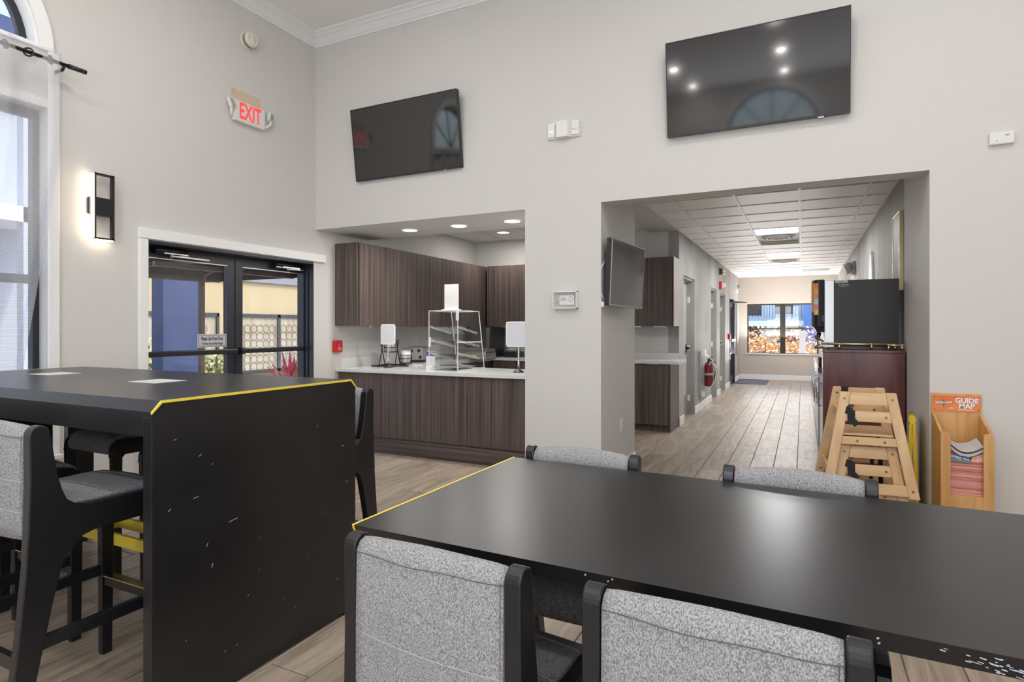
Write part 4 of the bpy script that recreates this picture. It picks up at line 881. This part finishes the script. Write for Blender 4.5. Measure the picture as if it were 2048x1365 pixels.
# ---------------------------------------------------------------- drink station
bc = thing('beverage_counter', 'mahogany beverage counter with brass rail inside the hall opening', 'counter', (0, 0, 0))
obj('end_panel', MB().box(.148, 5.55, 0, .722, 5.58, 1.1), MAHOG, bc, bevel=.002)
obj('counter_body', MB().box(.17, 5.58, .08, .722, 6.75, 1.1), MAHOG, bc); obj('countertop', MB().box(.145, 5.545, 1.1, .725, 6.76, 1.124), MAHOG, bc, bevel=.003)
for a, b in ((5.6, 6.17), (6.18, 6.74)):
    d = obj('cabinet_door', MB().box(.15, a, .09, .169, b, .85), mat('blue_steel_front', (.30, .34, .42), .25, metal=.6) if 'blue_steel_front' not in MT else MT['blue_steel_front'], bc)
    obj('handle', MB().tube([(.148, b-.12, .6), (.12, b-.12, .6), (.12, b-.12, .8), (.148, b-.12, .8)], .007, 6), CHROME, d)
obj('toe_kick', MB().box(.2, 5.58, 0, .722, 6.75, .08), BLKP, bc)
rl = obj('brass_rail', MB().tube([(.135, 5.6, 1.17), (.70, 5.6, 1.17)], .0105, 8).tube([(.60, 5.575, 1.165), (.715, 5.575, 1.165)], .0105, 8), BRASS, bc)
for x in (.27, .5, .66): obj('rail_post', MB().cyl((x, 5.6, 1.124), (x, 5.6, 1.17), .009, n=8).lathe([(0, 0), (.014, .006), (.014, .016), (0, .022)], 10, Matrix.Translation((x, 5.6, 1.16))), BRASS, rl)
for x in (.615, .705): obj('rail_post', MB().cyl((x, 5.575, 1.124), (x, 5.575, 1.165), .009, n=8).lathe([(0, 0), (.014, .006), (.014, .016), (0, .022)], 10, Matrix.Translation((x, 5.575, 1.156))), BRASS, rl)
b2 = thing('undercounter_unit', 'long steel fronted counter beyond the mahogany end, along the hall wall', 'counter', (0, 0, 0))
obj('counter_body', MB().box(.16, 6.77, .08, .722, 9.1, .86), CHARC, b2); obj('countertop', MB().box(.135, 6.77, .86, .722, 9.12, .9), MAHOG, b2, bevel=.003)
for k in range(4): d = obj('steel_door', MB().box(.14, 6.78+.58*k, .1, .16, 7.35+.58*k, .84), MT['blue_steel_front'], b2, bevel=.003); obj('handle', MB().tube([(.14, 7.25+.58*k, .5), (.11, 7.25+.58*k, .5), (.11, 7.25+.58*k, .75), (.14, 7.25+.58*k, .75)], .008, 6), CHROME, d)
cy = thing('cup_dispenser', 'black and steel cup holder on the low steel counter in the hall', 'cup holder', (.2, 7.0, .9))
obj('tube', MB().lathe([(0, 0), (.055, 0), (.055, .09), (0, .09)], 18), BLKP, cy); obj('collar', MB().lathe([(0, .09), (.062, .09), (.062, .105), (0, .105)], 18), STEEL, cy)
ds = thing('drink_dispenser', 'tall charcoal drink dispenser with fruit pictures on the mahogany counter', 'drink machine', (0, 0, 0))
obj('machine_body', MB().box(.235, 5.70, 1.15, .70, 6.3, 1.705), CHARC, ds, bevel=.003)
obj('steel_front', MB().box(.165, 5.695, 1.14, .235, 6.3, 1.705), ALUM, ds, bevel=.002)
obj('machine_base', MB().box(.2, 5.72, 1.124, .69, 6.28, 1.15), BLKP, ds)
tgp = obj('rating_plate', MB().box(.245, 5.696, 1.682, .335, 5.70, 1.704), PAPER, ds); obj('print', MB().box(.265, 5.6955, 1.69, .315, 5.6961, 1.697), GRILLE, tgp)
obj('logo_print', MB().box(.272, 5.6994, 1.663, .342, 5.7002, 1.668).box(.272, 5.6994, 1.66, .278, 5.7002, 1.673).box(.3, 5.6994, 1.663, .308, 5.7002, 1.673).box(.335, 5.6994, 1.66, .341, 5.7002, 1.674).box(.283, 5.6994, 1.651, .328, 5.7002, 1.655), PAPER, ds)
hd = obj('dispensing_head', MB().prism([(.165, 5.71), (.118, 5.695), (.088, 5.715), (.07, 5.78), (.07, 6.2), (.165, 6.2)], 'z', 1.31, 1.715), BLKP, ds, bevel=.006)
obj('nozzle_housing', MB().add([(.165, 5.71, 1.31), (.118, 5.70, 1.31), (.085, 5.72, 1.31), (.07, 6.19, 1.31), (.165, 6.19, 1.31), (.165, 5.72, 1.265), (.12, 5.72, 1.265), (.105, 5.73, 1.27), (.1, 6.17, 1.27), (.165, 6.17, 1.265)], [(0, 1, 2, 3, 4), (9, 8, 7, 6, 5), (0, 5, 6, 1), (1, 6, 7, 2), (2, 7, 8, 3), (3, 8, 9, 4), (4, 9, 5, 0)]), BLKP, ds)
fc = [(.85, .25, .08), (.9, .45, .12), (.85, .3, .3), (.55, .75, .8), (.8, .3, .3), (.9, .6, .25)]
for k in range(6):
    z0 = 1.685-.045*k
    mm = mat('fruit_print_%d' % k, fc[k], .35, col2=tuple(min(1, c*1.25) for c in fc[k]), scale=(30, 30, 40))
    obj('picture_panel', MB().add([(.1165, 5.694, z0), (.0865, 5.714, z0), (.0865, 5.714, z0-.045), (.1165, 5.694, z0-.045), (.1175, 5.697, z0), (.0885, 5.7165, z0), (.0885, 5.7165, z0-.045), (.1175, 5.697, z0-.045)], [(0, 1, 2, 3), (7, 6, 5, 4), (0, 4, 5, 1), (3, 2, 6, 7), (0, 3, 7, 4), (1, 5, 6, 2)]), mm, hd)
obj('picture_panel', MB().add([(.0865, 5.714, 1.69), (.0685, 5.779, 1.69), (.0685, 6.15, 1.69), (.0685, 6.15, 1.44), (.0685, 5.779, 1.44), (.0865, 5.714, 1.44)], [(0, 1, 4, 5), (1, 2, 3, 4)]), MT['fruit_print_1'], hd)
obj('side_button', MB().box(.14, 5.703, 1.36, .162, 5.71, 1.41), BLK, hd)
obj('nozzle', MB().cyl((.11, 5.8, 1.2), (.13, 5.8, 1.265), .018, n=10).bar((.085, 5.76, 1.235), (.16, 5.76, 1.185), .04, .015), BLKP, ds)
obj('drip_tray', MB().box(.09, 5.72, 1.124, .165, 6.2, 1.14).bar((.085, 5.75, 1.13), (.13, 5.75, 1.165), .05, .012), BLKP, ds)
# ---------------------------------------------------------------- high chairs
def high_chair(label, loc, rz):
    t = thing('high_chair', label, 'high chair', loc, rz, group='stacked wooden high chairs')
    h = .6; D = .47; K = .11
    def X(z, s): return s*(.25-.105*z/h)
    def lean(mb, k): mb.v = [(x, y+k*z, z) for x, y, z in mb.v]; return mb
    if 'bolt_bronze' not in MT: mat('bolt_bronze', (.2, .13, .07), .4, metal=.7)
    for y, k in ((0, K), (D, -K)):
        for s in (-1, 1):
            a, b = X(0, s), X(h, s)
            lg = obj('leg', lean(MB().prism([(a, 0), (a-s*.056, 0), (b-s*.056, h), (b, h)], 'y', y, y+.024), k), BEECH, t, bevel=.006, seg=3)
            for z in (.045, h-.04): obj('bolt', lean(MB().cyl((X(z, s)-s*.028, y-.0015, z), (X(z, s)-s*.028, y+.002, z), .007, n=10), k), MT['bolt_bronze'], lg)
        for z0, z1, dy in ((h-.075, h-.004, 0), (.425, .487, .002), (.29, .335, .002), (.012, .072, 0)):
            w0, w1 = X(z0, 1)-.056, X(z1, 1)-.056
            rl_ = obj('rail', lean(MB().prism([(-w0, z0), (w0, z0), (w1, z1), (-w1, z1)], 'y', y+dy, y+.022), k), BEECHX, t, bevel=.003)
            if .2 < z0 < .45:
                for xx in ((.09,) if z0 > .4 else (-.06, .08)): obj('bolt', lean(MB().cyl((xx, y-.0005, (z0+z1)/2), (xx, y+.004, (z0+z1)/2), .007, n=10), k), MT['bolt_bronze'], rl_)
    for s in (-1, 1):
        for z in (.46, .11):
            x = X(z, s)-s*.03; obj('side_rail', MB().box(x-.009, .024+K*z, z-.028, x+.009, D-K*z, z+.028), BEECH, t, bevel=.004)
    obj('seat', MB().box(-.13, .024+K*.345, .34, .13, D-K*.345, .352), BEECHX, t, bevel=.003)
    s1 = obj('strap', lean(MB().box(-.11, -.004, .42, -.07, .0, .492).bar((-.13, .004, .497), (-.085, -.004, .485), .045, .004, (0, 1, 0)).bar((-.085, -.003, .435), (-.06, -.003, .405), .036, .004, (0, 1, 0)), K), STRAP, t)
    obj('buckle', MB().box(-.11, .16, .50, -.06, .19, .53), BLKP, s1)
    obj('strap', MB().box(-.1, D-K*h-.004, h-.085, -.06, D-K*h+.035, h+.003), STRAP, t)
    obj('strap', MB().tube([(.03, .2, .34), (.04, .19, .2), (.035, .2, .03)], .011, 5), STRAP, t); obj('strap', MB().tube([(.075, .22, .34), (.085, .2, .18), (.09, .21, .0)], .013, 5), STRAP, t)
    return t
high_chair('wooden high chair stacked uppermost in front of the mahogany counter, straps hanging down', (.352, 4.03, .318), math.radians(4))
high_chair('wooden high chair beneath the other one, standing on the floor', (.352, 4.03, 0), math.radians(4))
wf_ = thing('wet_floor_sign', 'yellow folding wet floor sign leaning by the hall opening', 'floor sign', (.655, 4.72, 0), math.radians(90-7))
for k, (dx_, rx) in enumerate(((0, .035), (-.035, -.035))):
    p = obj('board', MB().prism([(-.02, 0), (.05, 0), (.06, .05), (.24, .05), (.25, 0), (.32, 0), (.28, .68), (.26, .69), (.04, .69), (.02, .68)], 'y', -.008, .008), SIGNY, wf_, (0, dx_ if False else (.03 if k == 0 else -.03), 0), rot=(rx if k == 0 else rx, 0, 0), bevel=.003)
    obj('rib', MB().box(0, -.011, .02, .012, .011, .66).box(.29, -.011, .02, .302, .011, .4), SIGNY, p)
    for q in range(3): obj('grip_slot', MB().box(.09+.045*q, -.0095, .55, .115+.045*q, .0095, .64), BLKP, p)
    for q in range(4): obj('lettering', MB().box(.07+.04*q, .0085, .40, .1+.04*q, .0092, .45).box(.07+.04*q, .0085, .32, .1+.04*q, .0092, .37), BRONZE, p)
obj('hinge_bar', MB().cyl((.02, 0, .685), (.28, 0, .685), .022, n=12), SIGNY, wf_)
# ---------------------------------------------------------------- guide map rack
mr_ = thing('map_rack', 'pine rack of guide maps under an orange sign against the front wall', 'rack', (.742, 4.33, 0))
wx = .258; yd = W-4.33
obj('back_board', MB().box(.0, yd-.02, 0, wx, yd-.002, .885), PINE, mr_, bevel=.002)
for x in (0, wx-.016): obj('side_board', MB().prism([(0.018, 0), (yd-.02, 0), (yd-.02, .765), (.018, .675)], 'x', x, x+.016), PINE, mr_, bevel=.002)
def post(x0, x1):
    xc = (x0+x1)/2; return MB().prism([(x0, 0), (x1, 0), (x1, .66), (x1-.006, .675), (xc, .682), (x0+.006, .675), (x0, .66)], 'y', 0, .018)
obj('front_post', post(0, .05), PINE, mr_, bevel=.002); obj('front_post', post(wx-.05, wx), PINE, mr_, bevel=.002)
obj('front_board', MB().box(.05, .002, 0, wx-.05, .016, .305), PINE, mr_, bevel=.001); obj('shelf', MB().box(.016, .018, .29, wx-.016, yd-.02, .305), PINE, mr_)
gp = obj('sign_plate', MB().box(.008, yd-.026, .775, wx-.008, yd-.02, .872), ORANGE, mr_)
SH = mat('letter_white', (.85, .85, .9), .4); TEAL = mat('compass_teal', (.01, .07, .09), .5)
for dxx, m_ in ((.0012, TEAL), (0, SH)):
    yq = yd-.0265-(0 if m_ is TEAL else .0008)
    text('lettering', 'GUIDE', .042, m_, gp, (.182+dxx, yq, .842-dxx), sx=.98, bold=.0016); text('lettering', 'MAP', .042, m_, gp, (.182+dxx, yq, .808-dxx), sx=.98, bold=.0016)
star = []
for k in range(16):
    r_ = (.03 if k % 4 == 0 else .019) if k % 2 == 0 else .0075
    star.append((.062+r_*math.sin(k*PI/8), .826+r_*math.cos(k*PI/8)))
obj('compass_star', MB().prism(star, 'y', yd-.0275, yd-.026), TEAL, gp)
for dxx, m_ in ((.0008, TEAL), (0, SH)): text('lettering', 'Welcome', .023, m_, gp, (.062+dxx, yd-.0285-(0 if m_ is TEAL else .0006), .828-dxx), right=(1, 0, .09), sx=.95, bold=.0006)
obj('setting_sun', MB().prism([(.102+.014*math.cos(PI*i/10), .789+.01*math.sin(PI*i/10)) for i in range(11)], 'y', yd-.0268, yd-.026), mat('sun_pale', (.85, .55, .3), .5), gp)
obj('small_print', MB().box(.14, yd-.0268, .784, .225, yd-.026, .787), SH, gp)
for x in (.016, wx-.016):
    for z in (.783, .865): obj('screw', MB().cyl((x, yd-.029, z), (x, yd-.026, z), .003, n=8), BLK, gp)
MAPM = [mat('map_paper_%d' % k, c, .7) for k, c in enumerate([(.66, .2, .16), (.76, .36, .3), (.7, .27, .22), (.8, .46, .4)])]
rr = random.Random(3); zz = .306; k = 0
while zz < .505:
    h_ = .0048; o = obj('guide_map', MB().box(-.088, 0, 0, .088, .2, h_-.0006), MAPM[rr.randrange(4)], None, (.742+wx/2+rr.uniform(-.0015, .0015), 4.356+rr.uniform(0, .006), zz)); zz += h_; k += 1
    tag(o, 'salmon folded guide map in the neat stack inside the pine rack', 'map', 'stack of salmon guide maps')
mg = thing('magazine', 'open grey-edged magazine sagging on top of the stack of maps', 'magazine', (.742+wx/2, 4.36, .506))
def mag(off, dz, w=.086, d=.17):
    return lambda u, v: (-w+2*w*u, off+d*v, dz+.02+.05*(2*u-1)**2*(1.2 if u < .5 else .8)+.025*v)
obj('pages', MB().grid(lambda u, v: mag(.0, .022)(u, v), 14, 3), GRILLE, mg); obj('pages', MB().grid(lambda u, v: mag(.005, .034)(u, v), 14, 3), PAPER, mg)
pg = MB()
pg.grid(lambda u, v: (-.086+.172*u, -.001, .506-.506+.04+.05*(2*u-1)**2*(1.2 if u < .5 else .8)-.016*v+.004), 14, 1); obj('page_edges', pg, mat('page_grey', (.55, .56, .57), .7), mg)
m2 = thing('brochure', 'purple and orange brochure folded on the stack of maps in the pine rack', 'brochure', (.742+wx/2, 4.3545, .506))
obj('purple_flap', MB().add([(-.088, 0, .012), (.02, -.002, 0), (.02, .004, .026), (-.088, .006, .048), (-.088, .02, .012), (.02, .02, 0), (.02, .02, .02), (-.088, .02, .04)], [(0, 1, 2, 3), (7, 6, 5, 4), (3, 2, 6, 7), (0, 4, 5, 1)]), PURPLE, m2)
pr = MB()
for q in range(6):
    for w_ in range(2): pr.bar((-.078+.0095*q, -.0012-.00002*q, .034-.0024*q-.008*w_), (-.0705+.0095*q, -.0012, .0325-.0024*q-.008*w_), .001, .0045)
for q in range(4): pr.bar((-.015+.008*q, -.0025, .018-.0022*q), (-.009+.008*q, -.0025, .0168-.0022*q), .001, .006)
obj('headline_print', pr, SH, m2)['kind'] = 'stuff'
obj('lower_strip', MB().bar((-.086, -.001, .008), (.02, -.003, .0), .004, .014), mat('print_teal', (.12, .3, .25), .5), m2)
obj('orange_flap', MB().add([(.02, -.002, 0), (.086, 0, .002), (.086, .004, .055), (.03, .004, .026), (.02, .02, 0), (.086, .02, .002), (.086, .02, .05), (.03, .02, .02)], [(0, 1, 2, 3), (7, 6, 5, 4), (3, 2, 6, 7), (0, 4, 5, 1)]), mat('print_copper', (.5, .2, .12), .4, col2=(.75, .5, .42), scale=(30, 30, 40)), m2)
# ---------------------------------------------------------------- outside
struct(obj('ground', MB().box(-70, -60, -.12, 60, 120, -.062), PAVE))
# entrance canopy
cn = thing('entrance_canopy', 'brown canvas canopy on a bronze steel frame outside the glass doors', 'canopy', (0, 0, 0))
X0, X1, Y0, Y1 = -8.5, L-.2, 4.25, 6.3
obj('canvas_roof', MB().prism([(X0, 2.32), ((X0+X1)/2, 2.75), (X1, 2.9), (X1, 2.93), ((X0+X1)/2, 2.78), (X0, 2.35)], 'y', Y0, Y1), CANV, cn)
obj('valance', MB().box(X0, Y1, 2.03, X1, Y1+.02, 2.9), CANV, cn); obj('valance', MB().box(X0-.02, Y0, 2.03, X0, Y1, 2.35), CANV, cn)
for x in (X0+.3, (X0+X1)/2):
    for z in (2.04, 2.2): obj('frame_beam', MB().bar((x, Y0, z), (x, Y1, z), .05, .05), BRONZE, cn)
for yv in (4.35, 5.3, 6.2):
    obj('frame_beam', MB().bar((X0+.1, yv, 2.2), (X1, yv, 2.2), .045, .045), BRONZE, cn); obj('rafter', MB().bar((X0+.05, yv, 2.3), ((X0+X1)/2, yv, 2.72), .045, .045), BRONZE, cn)
for yv in (4.4, 6.0):
    p = obj('post', MB().bar((-8.2, yv, -.06), (-8.2, yv, 2.2), .065, .065), BRONZE, cn)
    obj('knee_brace', MB().tube([(-8.2, yv, 1.9), (-8.1, yv, 2.1), (-7.85, yv, 2.19)], .018, 6), BRONZE, p)
struct(obj('pillar', MB().box(-9.8, 6.25, -.06, -9.5, 6.92, 3.0), BLUE, bevel=.01))
# cream building across the drive
XF = -12.4
cb = thing('cream_building', 'cream stucco building with wide curtained windows across the drive', 'building', (0, 0, 0))
obj('wall', MB().box(XF-6, 6.0, -.06, XF, 22, 2.46), CREAM, cb); obj('roof', MB().box(XF-6, 5.9, 2.46, XF+.06, 22.1, 2.86), FASC, cb)
obj('plinth', MB().box(XF, 6.0, -.06, XF+.05, 22, .16), BRONZE, cb)
def bwin(y0, y1, z0=.19, z1=1.66, n=2):
    f = obj('window', MB().box(XF, y0, z0, XF+.05, y0+.07, z1).box(XF, y1-.07, z0, XF+.05, y1, z1).box(XF, y0, z1-.09, XF+.05, y1, z1).box(XF, y0, z0, XF+.05, y1, z0+.06), DOORM, cb)
    for k in range(1, n): yy = y0+(y1-y0)*k/n; obj('mullion', MB().box(XF, yy-.05, z0, XF+.05, yy+.05, z1), DOORM, f)
    cm = MB(); N = int((y1-y0)*24)
    cm.grid(lambda u, v: (XF+.012+.008*math.sin(u*(y1-y0)*26), y0+.07+(y1-y0-.14)*u, z0+.06+(z1-z0-.15)*v), N, 1); obj('curtain', cm, CURT, f)
    pm = MB()
    k = 0
    for i in range(int((y1-y0-.2)/.19)):
        for j in range(int((z1-z0-.2)/.19)):
            yy, zz2 = y0+.17+.19*i, z0+.15+.19*j; pts_ = [(XF+.024, yy+.1*math.cos(a*PI/6), zz2+.1*math.sin(a*PI/6)) for a in range(13)]
            pm.tube(pts_, .007, 4, cap=False)
    obj('curtain_rings', pm, CURTP, f)['kind'] = 'stuff'
    obj('pane', MB().box(XF+.034, y0+.07, z0+.06, XF+.038, y1-.07, z1-.09), GLASS, f)
bwin(6.4, 8.0); bwin(8.55, 9.5, n=1); bwin(9.95, 12.6, n=2); bwin(13.0, 15.6, n=2)
obj('downpipe', MB().cyl((XF+.08, 9.72, -.06), (XF+.08, 9.72, 1.2), .04, n=10), BRONZE, cb)
gb = thing('blue_building', 'two-storey grey-blue building seen through the sheer curtain', 'building', (0, 0, 0))
obj('wall', MB().box(XF-8, -6, -.06, XF-.2, 5.8, 6.2), GBLUE, gb); obj('roof', MB().box(XF-8.2, -6.2, 6.2, XF+.5, 5.85, 6.5), BLUE, gb)
obj('balcony_slab', MB().box(XF-.2, -6, 3.05, XF+.9, 5.8, 3.3), WHITE, gb)
for k in range(5): obj('column', MB().box(XF+.7, -5.2+2.6*k, -.06, XF+.9, -5.0+2.6*k, 6.2), GBLUE, gb)
for k in range(4):
    f = obj('window', MB().box(XF-.2, -4.6+2.6*k, .5, XF-.12, -3.2+2.6*k, 2.2), DOORM, gb); obj('pane', MB().box(XF-.12, -4.5+2.6*k, .6, XF-.1, -3.3+2.6*k, 2.1), SCRG, f)
    f = obj('door_panel', MB().box(XF-.2, -4.6+2.6*k, 3.3, XF-.12, -3.2+2.6*k, 5.3), PALE, gb)
# plants by the doors
def leaf_plant(name, label, cat, loc, n, m_list, hmax, wl, base_r=.06, seed=1):
    t = thing(name, label, cat, loc); r_ = random.Random(seed)
    for k in range(n):
        az = r_.uniform(0, 2*PI); tilt = r_.uniform(.05, .5); ln = hmax*r_.uniform(.6, 1.0); w = wl*r_.uniform(.7, 1.2)
        def fn(u, v):
            s_ = v; b_ = tilt*(.4+.9*s_); rr2 = ln*s_*math.sin(b_); zz3 = ln*s_*math.cos(b_)
            ww = w*math.sin(PI*min(.98, .12+.86*s_))*(u-.5)
            return (math.cos(az)*(base_r+rr2)-math.sin(az)*ww, math.sin(az)*(base_r+rr2)+math.cos(az)*ww, zz3+abs(u-.5)*w*.3)
        obj('leaf', MB().grid(fn, 2, 6), m_list[r_.randrange(len(m_list))], t)
    return t
pl = leaf_plant('cordyline', 'crimson and orange leaved plant just outside the right glass door', 'plant', (-5.5, 5.2, .3), 34, [CROT, CROTO, CROT], .74, .085, .03, 8)
obj('stem', MB().cyl((0, 0, -.44), (.01, 0, .1), .03, .02, n=8), BRONZE, pl)
def bush(name, label, cat, box, n, size, m, seed, stuff=True):
    x0, y0, z0, x1, y1, z1 = box; r_ = random.Random(seed); b = MB()
    for k in range(n):
        # fuller towards the outside of an ellipsoid-ish volume with a broken top
        c = Vector((r_.uniform(x0, x1), r_.uniform(y0, y1), z0+(z1-z0)*(r_.random()**.8)*(.78+.22*math.sin(r_.uniform(0, 6)))))
        q = Matrix.Rotation(r_.uniform(0, 6.28), 3, 'Z') @ Matrix.Rotation(r_.uniform(-1.1, 1.1), 3, 'X') @ Matrix.Rotation(r_.uniform(-.8, .8), 3, 'Y')
        s = size*r_.uniform(.6, 1.3)
        pts_ = [(0, 0, 0), (.32*s, .35*s, .06*s), (.25*s, .8*s, .02*s), (0, 1.1*s, -.08*s), (-.25*s, .8*s, .02*s), (-.32*s, .35*s, .06*s)]
        b.add([c+q @ Vector(p) for p in pts_], [(0, 1, 2, 3, 4, 5)])
    me = bpy.data.meshes.new(name); me.from_pydata(b.v, [], b.f); me.update(); me.materials.append(m)
    t = thing(name, label, cat, (0, 0, 0))
    o = bpy.data.objects.new('foliage', me); C.objects.link(o); o.parent = t; o['kind'] = 'stuff'
    st = MB()
    for k in range(max(3, int((x1-x0+y1-y0)*3))):
        a, b_ = r_.uniform(x0, x1), r_.uniform(y0, y1); st.tube([(a, b_, -.06), (a+r_.uniform(-.1, .1), b_+r_.uniform(-.05, .05), z0+(z1-z0)*.7)], .012, 5)
    obj('stems', st, BRONZE, t)['kind'] = 'stuff'
    return t
bush('shrub', 'pale green shrub under the cream building window left of the blue pillar', 'shrub', (-11.9, 6.2, .0, -11.3, 7.4, 1.15), 420, .13, BUSH, 2)
bush('shrub', 'small green shrub between the blue pillar and the bronze post', 'shrub', (-11.9, 8.2, .0, -11.4, 9.3, .8), 320, .12, BUSH, 3)
bush('croton_hedge', 'orange and cream leaved hedge outside the hall end window', 'hedge', (-2.4, 17.3, .15, 1.5, 18.1, 1.36), 5200, .085, HEDGE, 4)
struct(obj('pillar_white', MB().box(-.09, 17.0, -.06, .06, 17.1, 1.24).box(-1.0, 17.0, 1.12, -.09, 17.05, 1.2), WHITE))
hb2 = thing('balcony_building', 'pale two-storey building with a railed balcony beyond the orange hedge', 'building', (0, 0, 0))
YB2 = 50
obj('wall', MB().box(-16, YB2, -.06, 12, YB2+8, 9), PALE, hb2); obj('blue_wing', MB().box(.05, YB2-2.2, -.06, 9, YB2, 9), mat('bright_blue_paint', (.12, .22, .52), .8), hb2)
obj('balcony_slab', MB().box(-16, YB2-1.8, 1.85, .05, YB2, 2.1), GBLUE, hb2); obj('fascia', MB().box(-16, YB2-1.85, 1.45, .05, YB2-1.8, 1.85), PALE, hb2)
for k in range(62): obj('baluster', MB().box(-12+.195*k, YB2-1.78, 2.1, -11.97+.195*k, YB2-1.75, 3.6), DOORM, hb2)
for x0, x1, z0, z1 in ((-4.1, -2.9, 2.3, 4.4), (-1.9, -.7, 2.4, 4.4), (-7, -5.8, 2.3, 4.4), (-4.3, -2.9, .2, 1.5), (-1.8, -.1, .2, 1.4), (-7.2, -5.8, .2, 1.5)):
    f = obj('window', MB().box(x0, YB2-.06, z0, x1, YB2, z1), DOORM, hb2); obj('pane', MB().box(x0+.1, YB2-.07, z0+.1, x1-.1, YB2-.06, z1-.1), SCRG, f)
